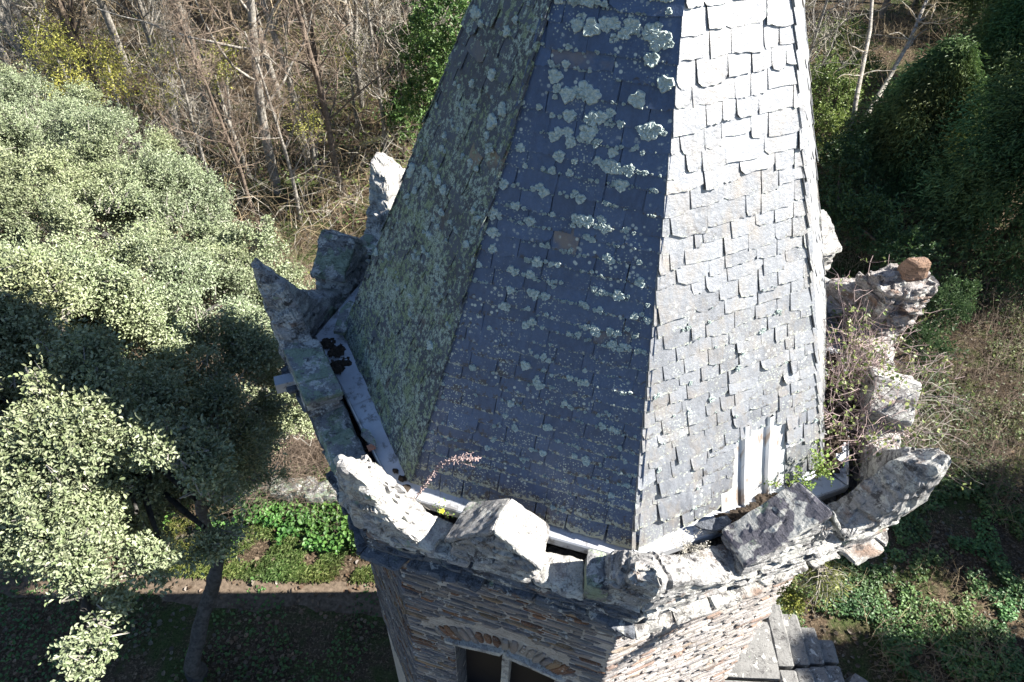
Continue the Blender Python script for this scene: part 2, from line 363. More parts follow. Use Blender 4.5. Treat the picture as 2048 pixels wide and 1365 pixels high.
PAL = [(.34, .30, .28), (.27, .25, .25), (.20, .19, .20), (.36, .33, .31), (.30, .155, .085), (.20, .10, .06), (.36, .25, .15), (.40, .37, .34), (.30, .28, .29)]
PW = [5, 5, 3, 5, 2, 1.2, 2, 4, 4]
for k, l in SIDES:
    vis = (k, l) in (('H', 'A'), ('A', 'B'), ('B', 'C'), ('C', 'D'))
    a, b = cor(k, WR, SW), cor(l, WR, SW); t2 = (b-a)/np.linalg.norm(b-a); L = np.linalg.norm(b-a); n2 = np.array([t2[1], -t2[0]])
    pal = [tuple(min(.62, (q*.6+.4*sum(c_)/3)*1.25+.08) for q in c_) for c_ in PAL] if (k, l) == ('C', 'D') else PAL  # CD stones paled: sunlight on this wall is built into the palette
    sb = MB(); z = -.42; zend = -5.6 if vis else -1.6
    while z > zend:
        hrow = random.uniform(.022, .06); u = -.02
        while u < L:
            ln = random.uniform(.07, .36)*(.6+hrow*9); uc = u+ln/2; zc = z-hrow/2+random.uniform(-.008, .008)
            ok = True
            if (k, l) == ('B', 'C'):
                hw2 = WH+.03; top = ZS+.02
                if abs(uc-UC) < hw2+ln*.45 and zc < top+.05 and zc > ZB-.1:
                    ok = False
                    for s_ in (-1, 1):           # shorter stone closing the course at the jamb
                        edge = UC+s_*WH
                        if s_ < 0 and u < edge-.05: ln2 = edge-u; V, F = stone_blob(v3(a+t2*(u+ln2/2), zc), v3(t2, 0), v3(n2, 0), ln2*.96, hrow*.9, .02, 0); sb.add(V, F, np.array(random.choices(pal, PW)[0])*random.uniform(.8, 1.2))
                        if s_ > 0 and u+ln > edge+.05: ln2 = u+ln-edge; V, F = stone_blob(v3(a+t2*(edge+ln2/2), zc), v3(t2, 0), v3(n2, 0), ln2*.96, hrow*.9, .02, 0); sb.add(V, F, np.array(random.choices(pal, PW)[0])*random.uniform(.8, 1.2))
                r2 = ((uc-UC)/.78)**2+((zc-(-2.16))/.58)**2
                if r2 < 1 and zc > -2.2: ok = False
            if ok and u+ln*.5 < L:
                ln = min(ln, L-u+.03)
                V, F = stone_blob(v3(a+t2*(u+ln/2), zc), v3(t2, 0), v3(n2, 0), ln*.95, hrow*random.uniform(.72, .95), random.uniform(.006, .026), 0, random.uniform(-.05, .05)*.3, random.uniform(.6, 1.3))
                sb.add(V, F, np.array(random.choices(pal, PW)[0])*random.uniform(.8, 1.25))
            u += ln+.006
        z -= hrow+.008
    if (k, l) == ('B', 'C'):                     # relieving arch of stones on edge
        for i in range(19):
            f = (i+.5)/19; th = rad(158-f*136); rc = .62
            cu = UC+math.cos(th)*rc*1.02; cz = -2.24+math.sin(th)*rc*.62
            if abs(cu-UC) < .03: pass
            dirang = math.atan2(math.sin(th)*1.0+.55, math.cos(th)*1.0)
            V, F = stone_blob(v3(a+t2*cu, cz), v3(t2, 0), v3(n2, 0), random.uniform(.17, .27), random.uniform(.045, .08), random.uniform(.015, .03), 0, dirang, random.uniform(.8, 1.4))
            sb.add(V, F, np.array(random.choices(pal, [3, 2, 2, 2, 8, 5, 6, 3, 3])[0])*random.uniform(.85, 1.2))
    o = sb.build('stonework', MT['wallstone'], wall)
# window: lintel slabs, mullion, jamb reveals, dark panes
win = mesh_obj('window', [wBC(ul, ZB, -.26), wBC(ur, ZB, -.26), wBC(ur, ZT, -.26), wBC(ul, ZT, -.26)], [[0, 1, 2, 3]], MT['glass'], tower)
rv = MB()
for (p, q) in (((ul, ZB), (ul, ZS)), ((ul, ZS), (UC, ZT)), ((UC, ZT), (ur, ZS)), ((ur, ZS), (ur, ZB)), ((ur, ZB), (ul, ZB))):
    rv.add([wBC(*p, .0), wBC(*q, .0), wBC(*q, -.30), wBC(*p, -.30)], [[0, 1, 2, 3]])
rv.build('reveal', MT['rock_blue'], win)
lm = MB()
for s_ in (-1, 1):
    u0, u1 = UC+s_*(WH+.10), UC-s_*.0
    z0, z1 = ZS-.03, ZT
    c8 = [wBC(u0, z0-.02, -.05), wBC(u1, z1-.02, -.05), wBC(u1, z1-.02, .055), wBC(u0, z0-.02, .055), wBC(u0, z0+.03, -.05), wBC(u1, z1+.05, -.05), wBC(u1, z1+.05, .055), wBC(u0, z0+.03, .055)]
    V, F = hexa(c8, (8, 3, 2)); lm.add(disp(V, .006, 8, 5), F)
lm.build('lintel', MT['rock_white'], win)
mm = MB(); c8 = [wBC(UC-.035, ZB, -.16), wBC(UC+.035, ZB, -.16), wBC(UC+.035, ZB, -.04), wBC(UC-.035, ZB, -.04)]
c8 += [p+np.array([0, 0, ZT-ZB]) for p in c8]; V, F = hexa(c8, (2, 2, 10), 16); mm.add(disp(V, .004, 9, 2), F); mm.build('mullion', MT['rock_white'], win)
# --- cornice: thin slate slabs oversailing the wall
for k, l in SIDES:
    sunny = (k, l) in (('C', 'D'), ('D', 'E'), ('E', 'F'))  # sunlit sides get paler stone, so sun and shade sit in the colour
    cmb = MB()
    for (r0, r1, z0, th, nseg, dz) in ((2.2, 2.74, -.36, .045, 6, -.05), (2.2, 2.64, -.44, .05, 5, -.03), (2.2, 2.50, -.52, .06, 6, -.02)):
        i0, i1, o0, o1 = cor(k, r0), cor(l, r0), cor(k, r1), cor(l, r1); f = 0; cuts = [0]
        for _ in range(nseg-1): cuts.append(cuts[-1]+random.uniform(.5, 1.5)/nseg)
        cuts = [c for c in cuts if c < .93]+[1.0]
        for fa, fb in zip(cuts[:-1], cuts[1:]):
            fb2 = fb-.006; j = random.uniform(-.09, .03); jz = random.uniform(-.012, .012)
            ia, ib, oa, ob = i0+(i1-i0)*fa, i0+(i1-i0)*fb2, o0+(o1-o0)*fa, o0+(o1-o0)*fb2
            oa = oa*(1+j/2.7*(0 if fa == 0 else 1)); ob = ob*(1+(j+random.uniform(-.015, .015))/2.7*(0 if fb == 1 else 1))
            c8 = [v3(oa, z0+dz-th+jz), v3(ob, z0+dz-th+jz), v3(ib, z0-th), v3(ia, z0-th), v3(oa, z0+dz+jz), v3(ob, z0+dz+jz), v3(ib, z0), v3(ia, z0)]
            V, F = hexa(c8, (18, 8, 3), 16); cmb.add(chip(disp(disp(V, .014, 3.2, int(fa*90)), .006, 11, 3), .03, (8, 8, 20), int(fa*90)), F)
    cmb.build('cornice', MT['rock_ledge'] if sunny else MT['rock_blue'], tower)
# --- parapet: low rubble wall, one run per side
RI, RO = 2.42, 2.68
def line(k, l, r, f, sc=SC): a, b = cor(k, r, sc), cor(l, r, sc); return a+(b-a)*f
def slen(k, l, r): return np.linalg.norm(cor(k, r)-cor(l, r))
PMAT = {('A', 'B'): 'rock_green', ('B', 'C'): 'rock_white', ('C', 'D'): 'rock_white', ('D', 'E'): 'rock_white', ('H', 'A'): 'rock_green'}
for i, (k, l) in enumerate(SIDES):
    pm = MB(); cuts = [0, .22, .4, .62, .8, 1.0]; cuts = [c+random.uniform(-.04, .04)*(0 < c < 1) for c in cuts]
    for j, (fa, fb) in enumerate(zip(cuts[:-1], cuts[1:])):
        zt = -.07-.05*((k, l) in (('B', 'C'), ('C', 'D')))+random.uniform(-.04, .035); zt2 = zt+random.uniform(-.04, .03)
        # lower courses and a capping slab
        e = .0
        c8 = [v3(line(k, l, RO-.03, fa), -.37), v3(line(k, l, RO-.03, fb), -.37), v3(line(k, l, RI, fb), -.6), v3(line(k, l, RI, fa), -.6),
              v3(line(k, l, RO-.02, fa), zt-.05), v3(line(k, l, RO-.02, fb), zt-.05), v3(line(k, l, RI+.02, fb), zt-.05), v3(line(k, l, RI+.02, fa), zt-.05)]
        V, F = hexa(c8, (16, 6, 16), 20); pm.add(chip(disp(V, .010, 6, i*9+j, .018), .05, (6, 6, 30), i), F, mi=1)
        g = .008/slen(k, l, RO)
        c8 = [v3(line(k, l, RO+.02, fa+g), zt-.05), v3(line(k, l, RO+.02, fb-g), zt2-.05), v3(line(k, l, RI-.01, fb-g), zt2-.05), v3(line(k, l, RI-.01, fa+g), zt-.05),
              v3(line(k, l, RO+.0, fa+g), zt+.005), v3(line(k, l, RO+.0, fb-g), zt2+.0), v3(line(k, l, RI+.0, fb-g), zt2+.03), v3(line(k, l, RI+.0, fa+g), zt+.03)]
        V, F = hexa(c8, (18, 10, 5), 13); pm.add(chip(disp(disp(V, .016, 3.5, i*5+j), .006, 14, 4), .022, (9, 9, 30), i*5+j), F, mi=0)
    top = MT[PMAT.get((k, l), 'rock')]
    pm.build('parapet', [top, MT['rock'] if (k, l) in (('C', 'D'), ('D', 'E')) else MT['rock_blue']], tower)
# --- corner pinnacles: horns whose tops swoop up to the corner
def horn(k, prof_prev, prof_next, mat, seed, inn=.62, lean=.05, amp=.016, strata=.018, lab=None, ro=2.7, ri=2.43):
    pr, nx_ = KS[(KS.index(k)-1) % 8], nxt(k); st = []
    for prof, other, sgn in ((prof_prev, pr, -1), (prof_next, nx_, 1)):
        L = slen(k, other, ro); smax = prof[-1][0]
        ss = np.linspace(0, smax, 34); hs = np.interp(ss, [p[0] for p in prof], [p[1] for p in prof])
        seq = [(s, h, other, L) for s, h in zip(ss, hs)]
        st += seq[::-1] if sgn < 0 else seq[1:]
    rings = []; nr = 64
    ang = np.linspace(0, 2*math.pi, nr, endpoint=False); cx, sy = np.cos(ang), np.sin(ang); q = (np.abs(cx)**7+np.abs(sy)**7)**(-1/7)
    A_, B_ = (cx*q+1)/2, (sy*q+1)/2
    for (s, h, other, L) in st:
        o_ = cor(k, ro)+(cor(other, ro)-cor(k, ro))*s/L; i_ = cor(k, ri)+(cor(other, ri)-cor(k, ri))*s/L
        zb = -.12; zo = zb+.06+h; zi = zb+.06+h*inn
        dirn = o_/np.linalg.norm(o_)
        R_ = []
        for a_, b_ in zip(A_, B_):
            zt = zi+(zo-zi)*a_; p = i_+(o_-i_)*a_+dirn*lean*b_*h/.8
            R_.append((p[0], p[1], zb+(zt-zb)*b_))
        rings.append(R_)
    V = np.array(rings).reshape(-1, 3); F = []; m = len(rings)
    for i in range(m-1):
        for j in range(nr): j2 = (j+1) % nr; F.append([i*nr+j, (i+1)*nr+j, (i+1)*nr+j2, i*nr+j2])
    F.append(list(range(nr))); F.append(list(range((m-1)*nr, m*nr))[::-1])
    V = chip(disp(disp(V, amp*.9, 4, seed, strata*.6), amp*.35, 15, seed+1, strata*.3), amp*2.6, (6, 6, 19), seed)
    o = mesh_obj('corner_pinnacle', V, F, MT[mat], tower)
    if lab: o['label'] = lab
    return o
horn('A', [(0, .88), (.12, .62), (.3, .3), (.55, .1), (.7, 0)], [(0, .88), (.08, .82), (.22, .5), (.38, .22), (.5, .0)], 'rock', 1, .72, lab='pointed grey fin of stone')
horn('B', [(0, .80), (.08, .74), (.2, .35), (.34, .1), (.42, 0)], [(0, .84), (.12, .66), (.24, .38), (.34, .14), (.46, .03), (.55, 0)], 'rock_white', 2, .66, amp=.024, lab='big curling stone horn coloured sunlit white')  # whiter stone here carries the sunlight on the horn
horn('C', [(0, .46), (.12, .42), (.25, .2), (.34, 0)], [(0, .46), (.12, .34), (.32, .2), (.5, .1), (.65, 0)], 'rock', 3, .75, amp=.018, lab='broken stump of a corner pinnacle')
horn('D', [(0, .76), (.09, .74), (.2, .46), (.32, .14), (.5, .02)], [(0, .76), (.12, .70), (.25, .45), (.45, .10), (.6, 0)], 'rock', 4, .72, lean=.03, lab='sharp slab pinnacle pointing outward')
horn('E', [(0, .14), (.15, .14), (.30, .10), (.40, .05), (.48, 0)], [(0, .4), (.2, .4), (.4, .25), (.6, .06)], 'rock_rust', 5, .9, lean=0, ro=2.57, ri=2.22, amp=.022, strata=.04, lab='sloping rubble wall beside the craggy stack')
for k_, sd_ in (('F', 6), ('G', 7)): horn(k_, [(0, .7), (.15, .4), (.35, .15), (.55, 0)], [(0, .7), (.15, .4), (.35, .15), (.55, 0)], 'rock', sd_)
horn('H', [(0, .66), (.14, .58), (.35, .15), (.55, 0)], [(0, .68), (.16, .64), (.26, .36), (.38, .12), (.5, .0)], 'rock_white', 8, .8, amp=.016, lab='pale knobbly pinnacle behind the spire')
# upright rubble stack standing on the corner
er = cor('E', 1, SC)/np.linalg.norm(cor('E', 1, SC)); et = np.array([-er[1], er[0]])
def ept(r, t, z): return v3(er*r+et*t, z)
V, F = hexa([ept(2.38, -.23, -.1), ept(2.72, -.25, -.1), ept(2.72, .22, -.1), ept(2.36, .2, -.1), ept(2.38, -.24, .5), ept(2.80, -.22, .56), ept(2.76, .2, .58), ept(2.34, .18, .46)], (26, 26, 34), 9)
V = chip(chip(disp(V, .03, 3.5, 4), .09, (5, 5, 17), 12), .04, (11, 11, 40), 5); tag(mesh_obj('corner_pinnacle', V, F, MT['rock_rust'], tower), 'craggy rust-brown stack of thin rubble')
# knob stones on top of E
V, F = hexa([v3(er*2.66+et*-.02, .52)+np.array(d) for d in ((-.09, -.08, 0), (.09, -.1, 0), (.1, .09, 0), (-.1, .08, 0), (-.06, -.07, .2), (.07, -.07, .22), (.07, .07, .2), (-.07, .06, .18))], (5, 5, 5), 6)
mesh_obj('top_stone', disp(V, .02, 7, 3), F, MT['rust_cap'], tower)['label'] = 'loose brown stone on the craggy pinnacle'
# --- gabled blocks midway along each side
def merlon(k, l, f0, f1, fr, ze0, ze1, zro, zri, mats, seed, ro=2.72, ri=2.36, zb=-.1, amp=.012, lab=None, cap=.04):
    """block between fractions f0..f1, ridge at fr, eaves heights ze0 / ze1, ridge heights outer/inner"""
    mb = MB(); L_ = lambda r, f: line(k, l, r, f)
    for (fa, fb, za, zo, zi) in ((f0, fr, ze0, zro, zri), (fr, f1, ze1, zro, zri)):
        left = fa == f0
        o0, o1, i0, i1 = (fa, fb, fa, fb)
        zA, zB = (za, None), None
        if left: c8 = [v3(L_(ro-.02, fa), zb), v3(L_(ro-.02, fb), zb), v3(L_(ri+.02, fb), zb), v3(L_(ri+.02, fa), zb), v3(L_(ro-.02, fa), za), v3(L_(ro-.02, fb), zo-cap), v3(L_(ri+.02, fb), zi-cap), v3(L_(ri+.02, fa), za)]
        else: c8 = [v3(L_(ro-.02, fa), zb), v3(L_(ro-.02, fb), zb), v3(L_(ri+.02, fb), zb), v3(L_(ri+.02, fa), zb), v3(L_(ro-.02, fa), zo-cap), v3(L_(ro-.02, fb), za), v3(L_(ri+.02, fb), za), v3(L_(ri+.02, fa), zi-cap)]
        V, F = hexa(c8, (14, 12, 14), 30); mb.add(chip(disp(disp(V, amp*.7, 6, seed, .012), .005, 16, 2), .04, (7, 7, 34), seed), F, mi=1)
        # capping slab on the slope
        g = .02
        if left: q = [v3(L_(ro, fa-g), za-.02), v3(L_(ro, fb), zo-cap+.004), v3(L_(ri, fb), zi-cap+.004), v3(L_(ri, fa-g), za-.02)]
        else: q = [v3(L_(ro, fa), zo-cap+.004), v3(L_(ro, fb+g), za-.02), v3(L_(ri, fb+g), za-.02), v3(L_(ri, fa), zi-cap+.004)]
        c8 = q+[p+np.array([0, 0, cap+.012]) for p in q]
        V, F = hexa(c8, (18, 18, 4), 18); mb.add(chip(disp(disp(V, amp*.8, 5, seed+3), .004, 18, 2), .012, (5, 5, 14), seed), F, mi=0 if left else 2)
    o = mb.build('merlon', [MT[m] for m in mats], tower)
    if lab: o['label'] = lab
    return o
merlon('B', 'C', .345, .63, .49, .10, .08, .40, .30, ('rock', 'rock', 'rock_white'), 1, lab='gabled merlon with its right slope coloured sunlit white')  # right slope uses whiter stone, as sunlight in the colour
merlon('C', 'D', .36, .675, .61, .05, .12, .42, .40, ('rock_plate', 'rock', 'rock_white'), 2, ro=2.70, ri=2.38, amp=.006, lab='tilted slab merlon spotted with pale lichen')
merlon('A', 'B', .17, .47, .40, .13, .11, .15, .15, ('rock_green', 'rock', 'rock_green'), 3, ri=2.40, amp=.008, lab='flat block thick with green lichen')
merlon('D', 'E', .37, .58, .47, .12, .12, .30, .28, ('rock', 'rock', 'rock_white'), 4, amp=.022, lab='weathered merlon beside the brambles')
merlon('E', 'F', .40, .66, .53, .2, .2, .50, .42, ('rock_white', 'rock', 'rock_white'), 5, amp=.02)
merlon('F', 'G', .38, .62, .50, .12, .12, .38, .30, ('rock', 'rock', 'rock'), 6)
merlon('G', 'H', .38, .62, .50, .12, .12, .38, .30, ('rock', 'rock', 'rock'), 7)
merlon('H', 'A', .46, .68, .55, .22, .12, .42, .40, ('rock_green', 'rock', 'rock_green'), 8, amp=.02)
# brick set on the fin's shoulder
V, F = hexa([v3(line('A', 'B', r, f), z) for z in (-.04, .03) for r, f in ((2.69, .07), (2.69, .14), (2.55, .14), (2.55, .07))], (6, 3, 3), 10)
mesh_obj('brick', disp(V, .003, 9, 2), F, MT['brick'], tower)
# upright green slab next to the stump at C
V, F = hexa([v3(line('B', 'C', r, f), z) for z in (-.12, .07) for r, f in ((2.72, .80), (2.72, .875), (2.42, .875), (2.42, .80))], (4, 8, 4), 12)
mesh_obj('upright_slab', disp(V, .006, 6, 4), F, MT['rock_green'], tower)
# spout sticking out under the parapet on AB
sb = MB(); pc = at(572, 765, -.40)[:2]; dA = np.array([math.cos(rad(202)), math.sin(rad(202))]); tA = np.array([-dA[1], dA[0]])
def spt(x, y, z): p = pc+dA*x+tA*y; return (p[0], p[1], -.46+z)
W_, H_ = .055, .10
for (y0, y1, z0, z1) in ((-W_, W_, 0, .006), (-W_, -W_+.006, .006, H_), (W_-.006, W_, .006, H_), (-W_, W_, H_, H_+.006)):
    V = [spt(x, y, z) for x in (-.35, .09) for y in (y0, y1) for z in (z0, z1)]
    sb.add(V, [[0, 1, 3, 2], [4, 6, 7, 5], [0, 4, 5, 1], [2, 3, 7, 6], [0, 2, 6, 4], [1, 5, 7, 3]])
sb.build('water_spout', MT['zinc'], tower)
# --- gutter boards round the foot of the spire
for k, l in SIDES:
    g = MB(); i0, i1, o0, o1 = cor(k, 1.9, SG), cor(l, 1.9, SG), cor(k, 2.295, SG), cor(l, 2.295, SG)
    cuts = [0, .46+random.uniform(-.08, .08), 1]
    for n_, (fa, fb) in enumerate(zip(cuts[:-1], cuts[1:])):
        fb2 = fb+(.012 if fb < 1 else 0); dz = .006*(n_ == 0)
        ia, ib, oa, ob = i0+(i1-i0)*fa, i0+(i1-i0)*fb2, o0+(o1-o0)*fa, o0+(o1-o0)*fb2
        zi, zo = .0+dz, -.065+dz
        V = [v3(ia, zi), v3(ib, zi), v3(ob, zo), v3(oa, zo), v3(ob*1.004, zo+.012), v3(oa*1.004, zo+.012), v3(ob*1.008, zo), v3(oa*1.008, zo), v3(ob*1.008, zo-.07), v3(oa*1.008, zo-.07), v3(ob*.985, zo-.075), v3(oa*.985, zo-.075), v3(ib, zi-.03), v3(ia, zi-.03)]
        g.add(V, [[0, 3, 2, 1], [3, 5, 4, 2], [5, 7, 6, 4], [7, 9, 8, 6], [9, 11, 10, 8], [11, 13, 12, 10]])
    g.build('gutter', MT['zinc'], tower)
# dark masonry shelf under the gutter
g = MB()
for k, l in SIDES: g.add([v3(cor(k, 1.2), -.62), v3(cor(l, 1.2), -.62), v3(cor(l, 2.45), -.62), v3(cor(k, 2.45), -.62)], [[0, 3, 2, 1]])
g.build('gutter_bed', MT['rock_blue'], tower)
# --- spire
ER, APEX = 2.11, np.array([0, 0, 5.08])
deck = MB()
for k, l in SIDES: deck.add([v3(cor(k, ER-.05, SR), -.03), v3(cor(l, ER-.05, SR), -.03), APEX-np.array([0, 0, .1])], [[0, 1, 2]])
spire = deck.build('spire_roof', MT['slate_shade'], tower)
def face_frame(k, l):
    a, b = v3(cor(k, ER, SR), 0), v3(cor(l, ER, SR), 0); t = b-a; W = np.linalg.norm(t); t = t/W; m = (a+b)/2
    v = APEX-m; v = v-(v@t)*t; Lv = np.linalg.norm(v); v = v/Lv; n_ = np.cross(t, v); return m, t, v, n_, W, Lv
HOLE = [(-.07, -.2), (-.06, .05), (.0, .22), (.0, .44), (.10, .47), (.28, .50), (.43, .47), (.46, .3), (.42, .12), (.46, -.2)]
def inpoly(x, y, P):
    c = False; j = len(P)-1
    for i in range(len(P)):
        if (P[i][1] > y) != (P[j][1] > y) and x < (P[j][0]-P[i][0])*(y-P[i][1])/(P[j][1]-P[i][1])+P[i][0]: c = not c
        j = i
    return c
EDGES = {}
def slate_face(k, l, mat, wr, exposure, jag=1.0, lift=1.0, ml=.02, mr=.02):
    m, t, v, n_, W, Lv = face_frame(k, l); mb = MB(); y = -.045; row = 0; EDGES[k] = []
    vis = k in 'ABCD'
    while y < Lv*.96:
        ex = (exposure(y/Lv))*random.uniform(.88, 1.12)
        if not vis: ex = .16
        hw = lambda q: W/2*(1-max(q, -.1)/Lv)+mr; hwl = lambda q: W/2*(1-max(q, -.1)/Lv)+ml
        x0 = -hwl(y); x = x0+random.uniform(-.12, 0)*(row > 0)
        prev_j = 0
        while x < hw(y)-.02:
            wd = random.uniform(*wr)
            if random.random() < .15: wd *= .55
            if hw(y)-(x+wd) < .07: wd = hw(y)-x
            xl, xr = max(x, -hwl(y)), min(x+wd, hw(y)); x += wd+random.uniform(.002, .007)
            xc = (xl+xr)/2
            if xr-xl < .02: continue
            if k == 'C' and -.2 < y+ex*.3 < .47:
                yy = y+ex*.4; hx = [q for q in np.arange(-.2, .6, .01) if inpoly(q, yy, HOLE)]
                if hx:
                    h0, h1 = min(hx), max(hx)
                    if h0 <= xc <= h1: continue
                    if xl < h0 < xr: xr = h0+random.uniform(-.02, .015)
                    if xl < h1 < xr: xl = h1+random.uniform(-.015, .02)
                    if xr-xl < .04: continue
                    xc = (xl+xr)/2
            if k == 'C' and random.random() < .012 and y > .5: pass
            top = y+ex*1.9; htop = hw(top); yb = y+random.uniform(-.012, .012)*jag
            rot = random.gauss(0, .014)*jag; lf = (.012+random.uniform(0, .010)*lift*(1+.9*(k == 'C')*max(0, 1.5-y)))
            if random.random() < .06*lift*(1+1.2*(k == 'C')*(y < 1.6)): lf += .012; rot *= 2.5
            nbp = 8 if vis else 3; bx = np.linspace(xl, xr, nbp); by = yb+np.array([random.uniform(-1, 1) for _ in bx])*.0045*jag
            cut = random.random()
            if vis:
                by[0] += random.random()**3*.035*jag; by[-1] += random.random()**3*.035*jag
                by[1] += random.uniform(0, .006)*jag; by[-2] += random.uniform(0, .006)*jag
                if cut < .16*jag: by += np.linspace(0, random.uniform(-.03, .035), nbp)*random.choice((1, -1))
                if k == 'C' and random.random() < .10*(1.3-min(1, y)): by += random.uniform(.015, .04)
                if cut > .92: by += .018*np.sin(np.linspace(0, math.pi, nbp))*random.choice((-1, -1, 1))
                bx[0] += random.uniform(0, .006); bx[-1] -= random.uniform(0, .006)
            if y < 0 and vis: by = np.maximum(by, yb-.01)
            tl, tr = max(xl, -hwl(top)), min(xr, htop)
            if tr-tl < .01: tl = tr = (np.clip(xc, -htop, htop)); tl -= .005; tr += .005
            mx = np.linspace(max(xl, -hwl(y+ex*.9)), min(xr, hw(y+ex*.9)), nbp); my = np.full(nbp, y+ex*.95)
            tx = np.linspace(tl, tr, nbp); ty = np.full(nbp, top)
            th = random.uniform(.004, .008)
            P2 = []; O2 = []; E2 = []
            for (qx, qy, off, ed) in ((bx, by, lf, 1.0), (bx*.0+mx, my, lf*.55, .12), (tx, ty, .001, 0)):
                for a_, b_ in zip(qx, qy):
                    dx, dy = a_-xc, b_-top
                    P2.append((xc+dx-dy*rot, top+dy+dx*rot)); O2.append(off); E2.append(ed)
            P2 = np.array(P2); O2 = np.array(O2)
            wave = (vn(np.c_[P2*9, np.full(len(P2), row*3.1)], 5))*.0022
            front = m+P2[:, :1]*t+P2[:, 1:]*v+(O2+th+wave)[:, None]*n_; back = m+P2[:, :1]*t+P2[:, 1:]*v+(O2)[:, None]*n_
            V = np.concatenate([front, back]); nn = nbp; B = 3*nn; F = []
            for r_ in range(2):
                for i in range(nn-1): F.append([r_*nn+i, r_*nn+i+1, (r_+1)*nn+i+1, (r_+1)*nn+i])
            for i in range(nn-1): F.append([B+i, B+i+1, i+1, i])
            for r_ in range(2):
                F.append([B+r_*nn, r_*nn, (r_+1)*nn, B+(r_+1)*nn]); F.append([r_*nn+nn-1, B+r_*nn+nn-1, B+(r_+1)*nn+nn-1, (r_+1)*nn+nn-1])
            tone = random.random(); rs = random.random()
            C = np.zeros((len(V), 3)); C[:, 0] = tone; C[:, 1] = np.array(E2+E2); C[:, 2] = rs
            mb.add(V, F, C)
            EDGES[k].append((xl, xr, yb, lf+th))
        y += ex; row += 1
    o = mb.build('slate_face', mat, spire); return o
expo = lambda q: .088+.040*q+(.06 if q < .02 else 0)
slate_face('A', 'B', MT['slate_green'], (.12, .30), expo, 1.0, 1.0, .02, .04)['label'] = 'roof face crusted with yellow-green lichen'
slate_face('B', 'C', MT['slate_shade'], (.13, .36), expo, .9, .7, -.004, .024)['label'] = 'slate face tinted blue-grey for shade, dotted with round lichens'
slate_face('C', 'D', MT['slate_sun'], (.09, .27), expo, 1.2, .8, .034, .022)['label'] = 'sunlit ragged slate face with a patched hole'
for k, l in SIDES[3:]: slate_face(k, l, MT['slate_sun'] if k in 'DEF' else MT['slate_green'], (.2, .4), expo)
# rusted metal sheet patching the hole
m, t, v, n_, W, Lv = face_frame('C', 'D'); mp_ = MB()
prof = [(-.10, .004), (-.02, .004), (.065, .004), (.075, .03), (.105, .03), (.115, .004), (.20, .004), (.275, .004), (.285, .03), (.315, .03), (.325, .004), (.42, .004), (.50, .004)]
V = []
for x, h in prof:
    for y in (-.16, .15, .6): V.append(m+t*x+v*y+n_*(h+.004+(.05 if y < 0 else 0)*.3))
F = [];
for i in range(len(prof)-1):
    for j in range(2): F.append([i*3+j, (i+1)*3+j, (i+1)*3+j+1, i*3+j+1])
mp_.add(V, F); mp_.build('metal_patch', MT['galv'], spire)['label'] = 'ribbed galvanised sheet closing a hole in the slates'
tg = MT['galv'].node_tree; ng = N(tg); bs = tg.nodes['Principled BSDF']; src = bs.inputs['Base Color'].links[0].from_socket
stk = ng.ramp(ng.noise(9, 4, .6, ng.mp((1, 1, .12))), [(.56, 0), (.64, .75)]); ng.lk(ng.mix(stk, src, (.30, .19, .11)), bs.inputs['Base Color'])
tz = MT['zinc'].node_tree; nz = N(tz); bz = tz.nodes['Principled BSDF']; srz = bz.inputs['Base Color'].links[0].from_socket
nz.lk(nz.mix(nz.ramp(nz.noise(6, 6, .75), [(.54, 0), (.62, .75)]), srz, (.11, .10, .09)), bz.inputs['Base Color'])
# lichen rosettes
def rosettes(k, count, mat, rmin, rmax, ylo, yhi, label, ybias=1.0, dens=None):
    l = nxt(k); m, t, v, n_, W, Lv = face_frame(k, l); mb = MB(); E_ = [e for e in EDGES[k] if ylo < e[2] < yhi]
    c = 0; tries = 0
    while c < count and tries < count*20:
        tries += 1
        e = random.choice(E_); x = random.uniform(e[0], e[1]); y = e[2]
        if dens and random.random() > dens(x, y): continue
        big = random.random()**3.2; q = y/ (Lv*.62)
        r = (rmin+(rmax-rmin)*big*(.35+.75*min(1, q*ybias)))
        kids = 1 if random.random() < .65 else random.randint(2, 5)
        for _ in range(kids):
            xx = x+(random.gauss(0, r*1.3) if kids > 1 else 0); yy = y+random.uniform(-.1, 1.0)*r+(random.gauss(0, r*.5) if kids > 1 else 0); rr = r*random.uniform(.35, 1.15)
            if abs(xx) > W/2*(1-yy/Lv)-.02: continue
            na = 22; ang = np.linspace(0, 2*math.pi, na, endpoint=False); ph = random.uniform(0, 9)
            rad_ = rr*(1+.13*np.sin(ang*3+ph)+.09*np.sin(ang*7+ph*2)+np.array([random.uniform(-.09, .09) for _ in ang]))
            h0 = e[3]-.002 if abs(yy-y) < .03 else e[3]-.006
            V = []
            for (s_, hh) in ((1.0, 0.0), (.84, .006+rr*.20), (.45, .006+rr*.16)):
                for a_, r_ in zip(ang, rad_):
                    rx = r_*s_*math.cos(a_); ry = r_*s_*math.sin(a_)*.95
                    yk = yy+ry; over = yk < y-.001 and yk > y-.05
                    V.append(m+t*(xx+rx)+v*yk+n_*(h0+hh*random.uniform(.45, 1.4)-(.010 if over and s_ == 1 else 0)))
            V.append(m+t*xx+v*yy+n_*(h0+.004+rr*.08)); F = []
            for r_ in range(2):
                for i in range(na): j = (i+1) % na; F.append([r_*na+i, r_*na+j, (r_+1)*na+j, (r_+1)*na+i])
            for i in range(na): F.append([2*na+i, 2*na+(i+1) % na, 3*na])
            mb.add(V, F); c += 1
    o = mb.build('lichen', mat, spire); o['label'] = label; o['kind'] = 'stuff'; return o
